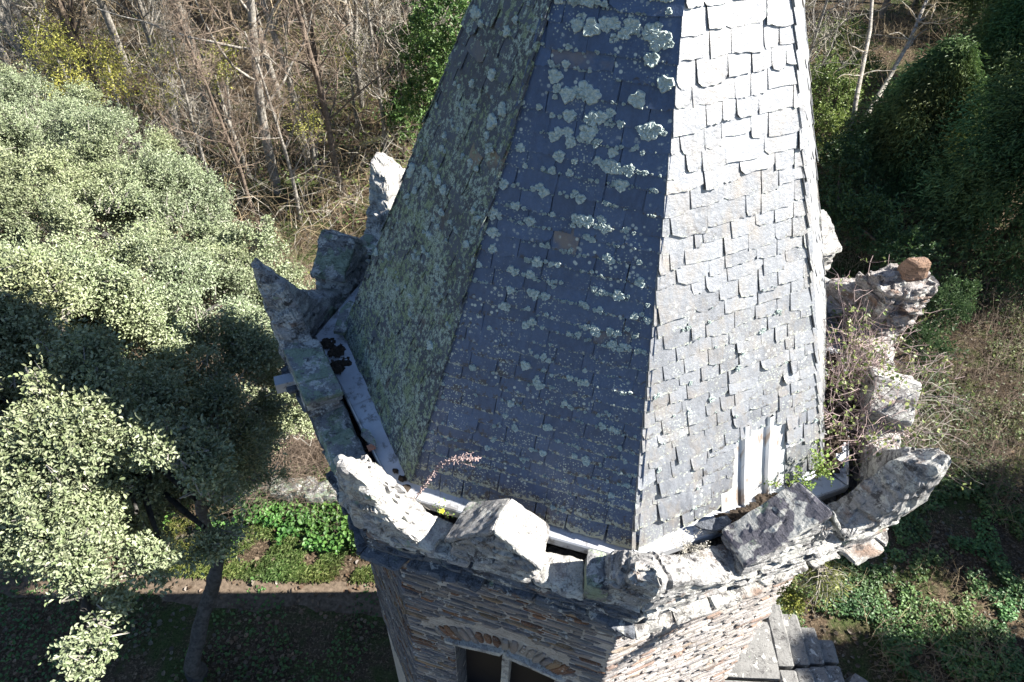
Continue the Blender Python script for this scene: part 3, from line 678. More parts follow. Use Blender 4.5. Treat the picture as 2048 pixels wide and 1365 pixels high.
rosettes('B', 1500, MT['rosette'], .006, .050, 0, 3.6, 'pale green round lichens on the slates', 1.0, lambda x, y: (.2+.8*(vn(np.array([[x*2.2, y*1.6, 3.0]]), 4)[0] > -.1))*(.8 if x < -.25 else 1)*(1 if y > 1.3 or random.random() < .5 else 0))
rosettes('C', 70, MT['rosette'], .01, .03, .05, 1.6, 'whitish lichen spots on sunny slates')
rosettes('A', 260, MT['rosette'], .012, .055, .9, 3.8, 'grey-green lichens on the left roof face')
# ------------------------------------------------------------------ vegetation kit
def tubes(segs, ns=4):
    s = np.asarray(segs, float); p0, p1, r0, r1 = s[:, 0:3], s[:, 3:6], s[:, 6], s[:, 7]
    d = p1-p0; d /= np.linalg.norm(d, axis=1)[:, None]+1e-9
    h = np.where(np.abs(d[:, 2:3]) > .9, np.array([[1., 0, 0]]), np.array([[0, 0, 1.]]))
    a = np.cross(d, h); a /= np.linalg.norm(a, axis=1)[:, None]+1e-9; b = np.cross(d, a)
    n = len(s); V = np.zeros((n, 2, ns, 3))
    for i in range(ns):
        c, q = math.cos(2*math.pi*i/ns), math.sin(2*math.pi*i/ns); o = a*c+b*q
        V[:, 0, i] = p0+o*r0[:, None]; V[:, 1, i] = p1+o*r1[:, None]
    base = np.arange(n)[:, None]*2*ns; F = np.zeros((n, ns, 4), int)
    for i in range(ns):
        j = (i+1) % ns; F[:, i] = base+np.array([[i, j, ns+j, ns+i]])
    return V.reshape(-1, 3), F.reshape(-1, 4)
def polyline(p, d, L, r, n, wob, segs, up=0.0, rg=None, taper=.25):
    g = rg; pts = [p.copy()]; d = d/np.linalg.norm(d); rr = r
    for i in range(n):
        d = d+g.normal(0, wob, 3)+np.array([0, 0, up]); d /= np.linalg.norm(d)
        q = p+d*L/n; r2 = r*(1-(1-taper)*(i+1)/n); segs.append((*p, *q, rr, r2)); rr = r2; p = q; pts.append(p.copy())
    return pts, d
def bare_tree(seed, H=9.0, r=.14, lean=(0, 0), twigs=900):
    g = np.random.default_rng(seed); T = []; Cc = []; n = 14
    pts, d = polyline(np.zeros(3), np.array([lean[0], lean[1], 1.0]), H, r, n, .035, T, .02, g, .35)
    lv1 = []
    for i in range(int(15+g.integers(0, 8))):
        f = g.uniform(.22, .98); base = pts[min(int(f*n), n)]
        az = g.uniform(0, 2*math.pi); dd = np.array([math.cos(az), math.sin(az), g.uniform(.5, 2.0)])
        L = H*(1.15-f)*g.uniform(.18, .38)+.7
        pp, _ = polyline(base, dd, L, r*.26*(1.2-f)+.010, 7, .13, T, .05, g, .3); lv1.append((pp, L))
    tips = []
    for pp, L in lv1:
        for i in range(5):
            b_ = pp[int(g.integers(2, 8))]; az = g.uniform(0, 2*math.pi); dd = np.array([math.cos(az), math.sin(az), g.uniform(0, 1.6)])
            p2, _ = polyline(b_, dd, L*g.uniform(.3, .6), .014, 5, .18, Cc, .04, g, .45); tips += p2[1:]
    for _ in range(twigs):
        b_ = tips[int(g.integers(0, len(tips)))]; dd = g.normal(0, 1, 3)+np.array([0, 0, .7])
        p2, _ = polyline(b_, dd, g.uniform(.3, 1.0), .0075, 3, .25, Cc, .03, g, .5)
    return T, Cc
def leaves(P, D, Nn, size, width=.5, fold=.15, shape=6):
    """leaf blades at points P along D with normals Nn; returns V, F (two quads each)"""
    n = len(P); D = D/(np.linalg.norm(D, axis=1)[:, None]+1e-9); Sd = np.cross(D, Nn); Sd /= np.linalg.norm(Sd, axis=1)[:, None]+1e-9
    Nn = np.cross(Sd, D); size = np.broadcast_to(size, (n,))[:, None]
    V = np.zeros((n, 6, 3)); V[:, 0] = P; V[:, 3] = P+D*size
    for i, (f, w_) in enumerate(((.3, .5), (.72, .42))):
        V[:, 1+i] = P+D*size*f+Sd*size*width*w_+Nn*size*fold; V[:, 5-i] = P+D*size*f-Sd*size*width*w_+Nn*size*fold
    b = np.arange(n)[:, None]*6; F = np.stack([b+np.array([[0, 1, 2, 3]]), b+np.array([[0, 3, 4, 5]])], 1).reshape(-1, 4)
    return V.reshape(-1, 3), F
def unit(a): return a/(np.linalg.norm(a, axis=1)[:, None]+1e-9)
def crown(lobes, per, size, cl=.16, ncl=14, inner=.55, seed=0, col0=(.10, .13, .06), col1=(.17, .20, .11), width=.55, flat=1.0, gap=.0, up=.6):
    g = np.random.default_rng(seed); Cs = []; Os = []
    for (c, r) in lobes:
        n = int(per*r*r); u = unit(g.normal(0, 1, (n, 3))); u[:, 2] = np.abs(u[:, 2])*g.choice([1, 1, 1, -1], n)
        rr = r*(inner+(1.06-inner)*g.random(n)**.5)*(1+.5*g.random(n)**5)
        bumpy = 1+.30*vn(u*2.3+c, seed+5)+.18*vn(u*6+c, seed+6)
        p = c+u*(rr*bumpy)[:, None]*np.array([1, 1, flat]); Cs.append(p); Os.append(u)
    Cs = np.concatenate(Cs); Os = np.concatenate(Os)
    if gap: k = vn(Cs*2.2, seed+8) > -1+gap*1.2; Cs = Cs[k]; Os = Os[k]
    n = len(Cs); tdir = unit(Os+g.normal(0, .6, (n, 3))+np.array([0, 0, up]))
    P = np.repeat(Cs, ncl, 0); O = np.repeat(tdir, ncl, 0); m_ = len(P)
    s = g.random(m_)[:, None]; P = P+O*(s-.5)*cl*1.6+g.normal(0, cl*.18, (m_, 3))
    D = unit(O*.6+g.normal(0, .75, (m_, 3))); Nn = unit(g.normal(0, .55, (m_, 3))+np.array([0, 0, 1.0])+O*.4)
    V, F = leaves(P, D, Nn, size*g.uniform(.6, 1.15, m_), width)
    cc = np.array(col0)+(np.array(col1)-np.array(col0))*g.random((m_, 1)); cc = cc*(.75+.4*np.repeat(g.random((n, 1)), ncl, 0)); cc = cc*(1+.24*vn(P*.8, seed+3))[:, None]*(1+np.array([.07, .02, -.07])*(vn(P*.45, seed+4))[:, None])
    return V, F, np.repeat(cc, 6, 0), Cs, tdir
def join(parts):
    V = []; F = []; n = 0
    for v_, f_ in parts: V.append(v_); F.append(f_+n); n += len(v_)
    return np.concatenate(V), np.concatenate(F)
def sweep(segs, ns=10):
    """one continuous tube through chained segments"""
    s = np.asarray(segs, float); P = np.concatenate([s[:, 0:3], s[-1:, 3:6]]); r = np.concatenate([s[:, 6], s[-1:, 7]]); n = len(P)
    d = np.gradient(P, axis=0); d = unit(d); h = np.array([1.0, .2, 0]); a = unit(np.cross(d, h)); b = np.cross(d, a)
    th = np.linspace(0, 2*math.pi, ns, endpoint=False)
    V = P[:, None]+r[:, None, None]*(a[:, None]*np.cos(th)[None, :, None]+b[:, None]*np.sin(th)[None, :, None])
    i = np.arange(n-1)[:, None]*ns; j = np.arange(ns)[None]; k = (j+1) % ns
    return V.reshape(-1, 3), np.stack([i+j, i+k, i+ns+k, i+ns+j], -1).reshape(-1, 4)
def copy_tree(o, loc, rz, sc, label=None, name=None):
    c = o.copy(); S.collection.objects.link(c); c.location = loc; c.rotation_euler = (0, 0, rz); c.scale = (sc, sc, sc)
    if label: c['label'] = label
    for ch in o.children:
        q = ch.copy(); S.collection.objects.link(q); q.parent = c
    return c

# ------------------------------------------------------------------ holm oaks
def lobes(L): return [(at(px, py, z), r) for px, py, z, r in L]
NEAR = lobes([(150, 770, -.35, .50), (50, 600, -.30, .34), (30, 700, -.5, .42), (60, 880, -.5, .55), (225, 880, -.55, .45), (335, 930, -.6, .40), (150, 1010, -.7, .52), (270, 1020, -.9, .42),
    (235, 1120, -1.1, .40), (170, 1220, -1.2, .34), (180, 1300, -1.45, .22), (50, 1120, -1.1, .42), (-80, 1000, -.7, .6), (-160, 820, -.5, .6), (390, 930, -.9, .26), (-60, 700, -.5, .6), (-260, 1000, -1, .8),
    (-200, 600, -.6, .8), (-400, 850, -1, 1.0), (100, 680, -.8, .4), (20, 1000, -.8, .5), (390, 1000, -1.1, .34), (330, 1110, -1.3, .28), (110, 820, -.35, .45), (300, 960, -.8, .4), (140, 940, -.5, .5), (200, 1060, -.8, .45), (0, 800, -.4, .5), (430, 870, -1.5, .40), (445, 960, -1.7, .36), (410, 1060, -1.6, .30), (260, 870, -1.0, .45), (300, 830, -.9, .4), (230, 830, -.8, .4), (480, 930, -2.4, .4), (290, 950, -1.7, .38), (320, 1030, -2.0, .34), (250, 1000, -1.5, .36)])
MIDL = lobes([(300, 690, -1.9, .7), (430, 690, -2.3, .75), (190, 640, -1.5, .65), (470, 820, -2.8, .65), (370, 780, -2.1, .6), (540, 690, -3.0, .6), (420, 920, -2.8, .45), (100, 620, -1.3, .55), (270, 800, -1.8, .6),
    (0, 590, -1.2, .6), (330, 590, -2.1, .7), (220, 560, -2.0, .7), (460, 600, -2.8, .7), (500, 880, -3.6, .45), (575, 800, -4.6, .55), (560, 880, -5.0, .5), (600, 700, -4.6, .45), (520, 960, -5.4, .4)])
FAR = lobes([(60, 290, -4.2, 1.3), (210, 360, -4.0, 1.2), (60, 430, -3.4, 1.2), (335, 410, -4.3, 1.0), (200, 470, -3.4, 1.1), (370, 480, -3.7, 1.0), (470, 540, -4.2, .9), (550, 580, -4.8, .7),
    (90, 240, -5.2, 1.2), (-100, 330, -4.2, 1.5), (-120, 480, -3.2, 1.3), (-280, 420, -4.6, 1.6), (170, 290, -5.2, 1.1), (330, 340, -5.4, .7), (-250, 250, -5.5, 1.4), (290, 420, -4.0, 1.0), (420, 450, -4.8, .7), (20, 200, -5.8, 1.0), (500, 620, -5, .8)])
def oak(name, base, lobs, joints, per, size, label, seed, r0=.2, cl=.15, ncl=15):
    t = thing(name, label, 'tree', tuple(base)); g = np.random.default_rng(seed); T = []; tw = []
    p = np.array(base, float)
    for i, q in enumerate(joints):
        n = 8; a_ = p; b_ = np.array(q); 
        for k in range(n):
            f0, f1 = k/n, (k+1)/n; ra = r0*(1-.12*i-.12*f0*.9); rb = r0*(1-.12*i-.12*f1*.9)
            w0 = np.array([.05*math.sin(3*(i+f0)), .05*math.cos(4*(i+f0)), 0]); w1 = np.array([.05*math.sin(3*(i+f1)), .05*math.cos(4*(i+f1)), 0])
            T.append((*(a_+(b_-a_)*f0+w0*(i+f0 > 0)), *(a_+(b_-a_)*f1+w1), ra, rb))
        p = b_+np.array([.05*math.sin(3*(i+1)), .05*math.cos(4*(i+1)), 0])
    main = list(T); T = []; m0 = np.array(main[0][0:3]); main[0] = (*m0, *main[0][3:6], r0*1.5, main[0][7])
    ends = [np.array(main[int(len(main)*f)][0:3]) for f in (.55, .75, .9)]+[p]
    for c, r in lobs:
        e = min(ends, key=lambda q: np.linalg.norm(q-c)+g.uniform(0, 1)); dd = c-e; L = np.linalg.norm(dd)
        mid = e+dd*.5+g.normal(0, .12*L*.5, 3)+np.array([0, 0, .1*L]); prev = e; n = 8
        for k in range(n):
            f = (k+1)/n; q = (1-f)**2*e+2*f*(1-f)*mid+f*f*c; ra = .048*(1-.75*k/n)+.008; T.append((*prev, *q, ra, .048*(1-.75*f)+.008)); prev = q
    sub = []
    for c, r in lobs:
        u = unit(g.normal(0, 1, (13, 3))); u[:, 2] = np.abs(u[:, 2])*np.where(g.random(13) < .75, 1, -1)
        sub += [(c+q*r*g.uniform(.55, 1.0), r*g.uniform(.22, .44)) for q in u]
    lobs_all = lobs; lobs = sub
    V, F, C, Cs, td = crown(lobs, per, size, cl, ncl, .2, seed, (.15, .19, .085), (.37, .40, .25), .5, .8, .70, .5)
    cen = np.array([l[0] for l in lobs_all]); k = g.choice(len(Cs), min(len(Cs), 3600), False)
    for i in k:
        j = np.argmin(((cen-Cs[i])**2).sum(1)); s_ = cen[j]+(Cs[i]-cen[j])*g.uniform(.45, .75); m_ = (s_+Cs[i])/2+g.normal(0, .07, 3); tw += [(*s_, *m_, .009, .006), (*m_, *Cs[i], .006, .003)]
    v_, f_ = join([sweep(main, 14), tubes(T, 7)]); mesh_obj('trunk', disp(disp(v_, .022, 4, seed), .010, 14, seed), f_, MT['bark_dark'], t, smooth=True)
    v_, f_ = tubes(tw, 3); cr_ = mesh_obj('crown', V, F, MT['oak_leaf'], t, C); mesh_obj('twigs', v_, f_, MT['bark_pale'], cr_)
    return t
b0 = at(395, 1350, GZ)
oak('holm_oak', b0, NEAR+MIDL, [at(385, 1330, -9.4), at(425, 1180, -8.2), at(430, 1120, -7.4), at(410, 1010, -5.8), at(380, 900, -3.8), at(250, 850, -2.0)], 2000, .043, 'holm oak with pale leathery leaves and forked dark trunk, nearest the tower', 21, .165)
oak('holm_oak', at(300, 700, GZ)+np.array([0, 2., 0]), FAR, [at(300, 690, -8)+np.array([0, 2., 0]), at(290, 600, -6.2)+np.array([0, 1, 0]), at(260, 520, -5)], 1350, .051, 'broad holm oak with whitish sunlit crown beyond the first oak', 22, .24)
# ------------------------------------------------------------------ bare woodland
protos = []
for i, (H, r, lean) in enumerate(((14, .17, (.04, .02)), (12, .13, (-.08, .05)), (14, .22, (.12, -.03)), (11, .10, (.02, .06)), (13, .15, (-.12, 0)))):
    T, Cc = bare_tree(100+i, H, r, lean, 1100)
    t = thing('bare_tree', 'leafless twiggy tree in the dense wood behind the tower', 'tree', (0, 0, 0), 'bare trees in the wood behind the tower')
    v_, f_ = tubes(T, 7); mesh_obj('trunk', v_, f_, MT[('bark_pale', 'bark_brown', 'bark_brown', 'bark_pale', 'bark_pale')[i]], t, smooth=True)
    v_, f_ = tubes(Cc, 3); mesh_obj('crown', v_, f_, MT[('twig', 'twig_red', 'twig', 'twig_pale', 'twig_red')[i]], t); protos.append(t)
spots = [(556, 385, 0, 1.0), (470, 300, 2, 1.05), (405, 150, 2, 1.1), (262, 160, 0, 1.0), (330, 190, 3, 1.0), (690, 400, 1, .9), (620, 330, 4, .9), (850, 270, 0, .95), (775, 330, 3, .85),
         (35, 170, 4, 1.0), (520, 460, 1, .6), (650, 240, 1, 1.0), (720, 190, 0, 1), (180, 60, 1, 1), (100, 90, 3, 1.1), (560, 200, 4, 1), (480, 120, 1, 1), (620, 90, 3, 1), (760, 110, 2, .9),
         (860, 150, 1, .9), (920, 60, 3, 1), (300, 70, 4, 1), (390, 40, 1, 1.1), (540, 30, 0, 1), (680, 30, 2, 1), (820, 20, 4, 1), (20, 20, 2, 1), (1640, 160, 1, .9), (1680, 60, 4, 1), (1760, 40, 0, 1), (430, 390, 3, .6), (600, 440, 4, .5)]
lab_special = {0: 'tall bare tree with pale straight trunk, nearest left of the spire', 1: 'thick dark leaning bare trunk rising behind the holm oaks', 5: 'bare tree close behind the pale knobbly pinnacle'}
g0 = np.random.default_rng(77)
for _ in range(22): spots.append((g0.uniform(-20, 930), g0.uniform(-40, 330), int(g0.integers(0, 5)), g0.uniform(.55, 1.1)))
for px, py, k_, sc_ in ((980, 60, 1, 1), (1050, 160, 3, .9), (1120, 20, 0, 1), (1190, 120, 4, .9), (1010, 260, 3, .8), (1260, 40, 2, 1), (1320, 170, 1, .9), (1400, 60, 0, .95), (1480, 190, 3, .9), (1540, 40, 4, 1), (1150, 260, 4, .7), (1420, 250, 1, .7), (1560, 280, 3, .8), (1290, 290, 0, .6)): spots.append((px, py, k_, sc_))
first = set(); WOODG = 'bare trees in the wood behind the tower'
for i, (px, py, k, sc) in enumerate(spots):
    p = at(px, py, GZ); lab = lab_special.get(i, 'leafless twiggy tree in the dense wood behind the tower')
    pr = protos[k]
    if k not in first: first.add(k); o = pr; o.location = p; o.rotation_euler = (0, 0, i*1.3); o.scale = (sc,)*3; o['label'] = lab
    else: o = copy_tree(pr, p, i*1.3, sc, lab)
    o['group'] = 'solitary bare trees' if i in lab_special else WOODG
    if i in lab_special: del o['group']
# trees overhead of the frame add the rest of the canopy farther off
for i in range(16):
    x = -26+i*3.3+rng.uniform(-1, 1); y = rng.uniform(36, 46)
    copy_tree(protos[i % 5], (x, y, GZ), i*2.1, 1.1, 'leafless twiggy tree in the dense wood behind the tower')['group'] = WOODG
# brushwood thicket: arching twigs
def brush(name, n, region, hmin, hmax, mat, seed, label, thick=.006, cat='brushwood', extra=None):
    g = np.random.default_rng(seed); P = region(g, n); m_ = len(P)
    az = g.uniform(0, 2*math.pi, m_); h = g.uniform(hmin, hmax, m_); le = g.uniform(.2, 1.0, m_)*h
    p = P.copy(); segs = []
    d = np.stack([np.cos(az)*.35, np.sin(az)*.35, np.ones(m_)], 1)
    for k in range(4):
        d = unit(d); L = (h/4)[:, None]; q = p+d*L; ra = thick*(1-k*.2); segs.append(np.concatenate([p, q, np.full((m_, 1), ra), np.full((m_, 1), ra*.8)], 1))
        if k >= 1:
            for _ in range(2):
                e = q+unit(g.normal(0, 1, (m_, 3))+d*.8)*(h*g.uniform(.12, .35, m_))[:, None]; segs.append(np.concatenate([q, e, np.full((m_, 1), ra*.7), np.full((m_, 1), .0015)], 1))
        p = q; d = d+g.normal(0, .28, (m_, 3))+np.stack([np.cos(az)*.25, np.sin(az)*.25, -np.full(m_, .22)], 1)
    V, F = tubes(np.concatenate(segs), 3)
    return tag(mesh_obj(name, V, F, MT[mat]), label, cat, kind='stuff')
def area(pxr, pyr, z=GZ, cond=None, jz=0):
    def f(g, n):
        px = g.uniform(*pxr, n); py = g.uniform(*pyr, n)
        P = np.array([at(a, b, z) for a, b in zip(px, py)])
        # uniform density on the ground rather than in the picture
        wgt = ((P-CAM)**2).sum(1); k = g.random(n) < (wgt/wgt.max())**.75; P = P[k]
        if cond is not None: P = P[cond(P)]
        P[:, 2] = ground_z(P[:, 0], P[:, 1]) if z == GZ else P[:, 2]
        return P
    return f
notower = lambda P: np.hypot(P[:, 0], P[:, 1]) > 3.4
brush('brushwood', 16000, area((-60, 1000), (-120, 640), cond=lambda P: (P[:, 1] > 5.2) & (vn(P*np.array([.45, .45, 0]), 3) > -.3)), .4, 1.4, 'twig', 31, 'tangled brown leafless undergrowth in the wood behind the oaks')
brush('brushwood', 3600, area((-60, 1000), (-120, 540), cond=lambda P: (P[:, 1] > 6)), 1.6, 4.5, 'twig', 37, 'tall brown leafless saplings filling the wood between the trunks', .013)
brush('brushwood', 3200, area((-60, 1000), (-120, 520), cond=lambda P: (P[:, 1] > 7)), 1.2, 4.4, 'twig_pale', 32, 'pale dry stems standing through the brown undergrowth', .014)
brush('brushwood', 9000, area((960, 1600), (-120, 420), cond=lambda P: P[:, 1] > 5), .5, 3.0, 'twig', 38, 'brown undergrowth on the slope directly beyond the spire')
brush('brushwood', 9000, area((1560, 2100), (-100, 560)), .6, 2.4, 'twig', 33, 'dry tangled twigs under the evergreens right of the spire')
brush('brushwood', 2600, area((1780, 2120), (520, 1000), cond=lambda P: notower(P) & (vn(P*np.array([.6, .6, 0]), 9) > -.4)), .5, 1.8, 'twig_red', 34, 'reddish bramble tangle on the right slope below the tower')
brush('brushwood', 1700, area((1560, 2100), (850, 1400), cond=lambda P: notower(P) & (vn(P*np.array([.8, .8, 0]), 9) > .05)), .25, .9, 'twig', 35, 'broken pale twigs lying in the green plants, lower right', .008)
brush('brushwood', 2600, area((470, 700), (620, 1000), cond=lambda P: notower(P) & (P[:, 1] > 4.2)), .8, 2.6, 'twig_red', 36, 'leafless bramble stems between the oak and the tower foot')
# leaf litter and green ground cover
def cover(name, n, region, size, c0, c1, label, cat, seed, h=.25, width=.8, trans='leaf', clump=None):
    g = np.random.default_rng(seed); P = region(g, n); m_ = len(P); P[:, 2] += g.random(m_)**1.5*h*(.4+.6*np.clip(vn(P*np.array([.9, .9, 0]), seed)+.5, 0, 1.4))+.01
    D = g.normal(0, 1, (m_, 3)); D[:, 2] *= .35; Nn = unit(g.normal(0, .4, (m_, 3))+np.array([0, 0, 1.]))
    V, F = leaves(P, D, Nn, size*g.uniform(.5, 1.2, m_), width)
    C = np.array(c0)+(np.array(c1)-np.array(c0))*g.random((m_, 1)); C = C*(1+.35*vn(P*np.array([1.7, 1.7, 0]), seed+2))[:, None]*(1+np.array([.25, 0, -.1])*vn(P*np.array([.9, .9, 0]), seed+4)[:, None]); return tag(mesh_obj(name, V, F, MT[trans], None, np.repeat(C, 6, 0)), label, cat, kind='stuff')
cover('leaf_litter', 90000, area((-50, 2100), (-100, 1400), cond=notower), .10, (.06, .04, .024), (.22, .165, .11), 'brown fallen leaves scattered over the forest floor', 'leaf litter', 41, .05)
cover('ivy_cover', 44000, area((-50, 1000), (-100, 560), cond=lambda P: (P[:, 1] > 6) & (vn(P*np.array([.3, .3, 0]), 12) > -.02)), .13, (.09, .14, .035), (.22, .28, .07), 'green ivy and grass between the bare trunks', 'ground cover', 42, .5)
gp = lambda P: (P[:, 1] > 2.95+.2*np.sin(P[:, 0]*2)) & (P[:, 1] < 5.6) & notower(P) & (vn(P*np.array([1.3, 1.3, 0]), 14)*.6+vn(P*np.array([3.2, 3.2, 0]), 56)*.6 > -.22+.9*np.clip(3.6-P[:, 1], 0, 1)-.3*(P[:, 0] > -5))
cover('ground_plants', 17000, area((330, 760), (940, 1160), cond=gp), .10, (.04, .11, .02), (.13, .24, .05), 'bright green leafy plants beside the earth path', 'ground cover', 43, .5)
cover('grass', 30000, area((300, 760), (1040, 1165), cond=lambda P: notower(P) & (P[:, 1] > 2.3) & (P[:, 1] < 4.0) & (vn(P*np.array([2.5, 2.5, 0]), 24) > -.5)), .10, (.08, .15, .03), (.28, .32, .12), 'thin sunlit grass along the far side of the earth path', 'grass', 48, .08, .12)
cover('ground_plants', 80000, area((1540, 2120), (820, 1420), cond=lambda P: notower(P) & (P[:, 0] > 2.6) & (vn(P*np.array([.9, .9, 0]), 15)*.6+vn(P*np.array([2.6, 2.6, 0]), 55)*.7 > -.08)), .07, (.05, .11, .03), (.16, .25, .08), 'green ground cover on the slope lower right', 'ground cover', 44, .28)
cover('ground_plants', 9000, area((1580, 2100), (100, 900), cond=lambda P: notower(P) & (vn(P*np.array([.5, .5, 0]), 17) > .1)), .11, (.09, .14, .04), (.22, .27, .09), 'yellowish green weeds under the evergreens', 'ground cover', 45, .5)
cover('ground_plants', 34000, area((1780, 2120), (600, 1000), cond=lambda P: notower(P) & (vn(P*np.array([.8, .8, 0]), 19) > -.2)), .08, (.06, .10, .03), (.17, .22, .07), 'mixed weeds among the brambles on the right slope', 'ground cover', 47, .3)
cover('ground_plants', 3500, area((0, 760), (1120, 1420), cond=lambda P: notower(P) & (vn(P*np.array([.7, .7, 0]), 18) > .15)), .07, (.05, .11, .03), (.1, .18, .05), 'sparse weeds in the shadow left of the tower', 'ground cover', 46, .12)
# ------------------------------------------------------------------ shrubs and evergreens
def bush(name, L, per, size, c0, c1, label, cat, seed, mat='leaf', cl=.18, ncl=12, base=None, width=.5, stems=True, stemmat='bark_brown', group=None, hang=.4):
    lb = lobes(L); base = np.array(base if base is not None else (*np.mean([l[0] for l in lb], 0)[:2], GZ), float)
    t = thing(name, label, cat, tuple(base), group)
    V, F, C, Cs, td = crown(lb, per, size, cl, ncl, .45, seed, c0, c1, width, 1.0, 0, hang)
    mesh_obj('crown', V, F, MT[mat], t, C); g = np.random.default_rng(seed); T = []
    for c, r in lb:
        m_ = (base+c)/2+g.normal(0, .25, 3); m_[:2] = base[:2]*.35+m_[:2]*.65
        for a_, b_, r1, r2 in ((base, m_, .09, .06), (m_, c, .06, .025)):
            for k in range(4): f, f2 = k/4, (k+1)/4; T.append((*(a_+(b_-a_)*f), *(a_+(b_-a_)*f2), r1+(r2-r1)*f, r1+(r2-r1)*f2))
    v_, f_ = tubes(T, 6); mesh_obj('trunk', v_, f_, MT[stemmat], t, smooth=True)
    return t
# ivy-clad trees left of the spire
bush('ivy_clad_tree', [(900, 40, -3.5, 1.0), (880, 130, -5, .9), (850, 200, -6.2, .7), (905, 150, -6.5, .7), (840, 80, -5.5, .7)], 330, .12, (.06, .13, .03), (.16, .25, .07), 'ivy-covered tree glowing green against the left edge of the spire', 'tree', 51, base=at(860, 270, GZ))
bush('ivy_clad_tree', [(790, 170, -7.3, .7), (810, 240, -8, .7), (800, 90, -6, .6)], 300, .12, (.06, .13, .03), (.15, .24, .07), 'low ivy-clad stump-like tree left of the taller ivy tree', 'tree', 52, base=at(790, 300, GZ))
# budding yellow shrubs among the bare trees
for i, (L, lab) in enumerate((([(120, 120, -5.2, .8), (160, 190, -5.6, .7), (90, 80, -5, .6)], 'budding yellow-green shrub at the left edge of the wood, above the oak'), ([(245, 160, -5.6, .7), (210, 110, -5.4, .5)], 'budding yellow shrub right beside the leftmost one'), ([(340, 120, -6.5, .6), (330, 200, -7, .5)], 'thin budding yellow-green shrub above the middle of the far oak'), ([(600, 200, -7.5, .6), (620, 260, -8, .5)], 'faint yellow-green shrub among trunks midway to the spire'), ([(700, 120, -7, .5)], 'small faint green shrub among trunks nearest the ivy-clad trees'), ([(430, 150, -6, .6), (450, 110, -5.6, .45)], 'small budding yellow shrub by the dark leaning trunk'))):
    bush('budding_shrub', L, 260, .075, (.32, .32, .05), (.52, .50, .14), lab, 'shrub', 60+i, cl=.3, ncl=8, stemmat='bark_pale')
# evergreens on the right
CON = (.045, .085, .03), (.17, .25, .09)
def conifer(base, H, R_, seed, label, n=1500, spray=.34):
    g = np.random.default_rng(seed); t = thing('conifer', label, 'tree', tuple(base)); base = np.array(base, float); T = []
    pts, _ = polyline(base, np.array([0, 0, 1.]), H*.97, .2, 10, .02, T, 0, g, .15); Cs = []; Ds = []; br = []
    for i in range(n):
        f = g.random()**.85; z = base[2]+.6+f*(H-.7); az = g.uniform(0, 2*math.pi); rr = R_*(1-f)**.62*g.uniform(.75, 1.1)*(1+.28*math.sin(az*3+f*9+seed))+.1
        c0 = np.array([base[0], base[1], z+.3]); e = c0+np.array([math.cos(az)*rr, math.sin(az)*rr, -.35*rr*.5])
        br.append((*c0, *e, .03, .008)); m_ = 5
        for k in range(m_): q = c0+(e-c0)*(.35+.65*(k+g.random())/m_); Cs.append(q); Ds.append([math.cos(az), math.sin(az), -.5])
    Cs = np.array(Cs); Ds = np.array(Ds); ncl = 12; P = np.repeat(Cs, ncl, 0)+g.normal(0, .16, (len(Cs)*ncl, 3)); O = np.repeat(Ds, ncl, 0)
    D = O*.8+g.normal(0, .55, P.shape); Nn = unit(g.normal(0, .5, P.shape)+np.array([0, 0, 1.])); V, F = leaves(P, D, Nn, spray*.5*g.uniform(.5, 1.2, len(P)), .24)
    C = np.array(CON[0])+(np.array(CON[1])-np.array(CON[0]))*g.random((len(P), 1)); C = C*(1+.5*vn(P*1.1, seed))[:, None]*(1+np.array([.3, 0, -.1])*vn(P*.7, seed+3)[:, None]); mesh_obj('crown', V, F, MT['conifer'], t, np.repeat(C, 6, 0))
    v_, f_ = tubes(T, 8); mesh_obj('trunk', v_, f_, MT['bark_brown'], t, smooth=True); return t
conifer(at(1990, 520, GZ), 9.0, 3.6, 71, 'large dark evergreen with drooping sprays at the right edge', 2200)
conifer(at(1770, 400, GZ), 5.4, 2.4, 72, 'lower dark evergreen behind the craggy pinnacle')
conifer(at(2060, 200, GZ), 10.5, 3.6, 73, 'dark evergreen in the far right corner of the wood', 1600)
conifer(at(1945, 270, GZ), 7.5, 2.7, 74, 'dark evergreen standing just right of the forked bare tree', 1800)
conifer(at(1930, 60, GZ), 9, 3.2, 77, 'farthest dark evergreen, behind the forked bare tree top', 1300)
bush('sunlit_shrub', [(1650, 190, -8.0, 1.3), (1680, 100, -8.0, 1.2), (1640, 270, -8.8, .9), (1720, 150, -8.8, .9)], 300, .10, (.12, .18, .04), (.26, .33, .10), 'sunlit yellow-green shrub between the spire and the forked tree', 'shrub', 79, cl=.22)
bush('evergreen_shrub', [(1680, 330, -8, .8), (1720, 440, -8.4, .9), (1800, 520, -8.6, .9), (1650, 420, -8.8, .7)], 330, .11, (.04, .08, .025), (.10, .16, .05), 'glossy dark green shrub at the foot of the evergreens, right of the spire', 'shrub', 75, cl=.2)
bush('young_conifer', [(1890, 620, -8.4, .5), (1850, 690, -8.8, .5), (1920, 590, -8.7, .4)], 500, .13, (.05, .10, .04), (.12, .19, .08), 'light green feathery sapling right of the craggy pinnacle', 'shrub', 76, width=.25)
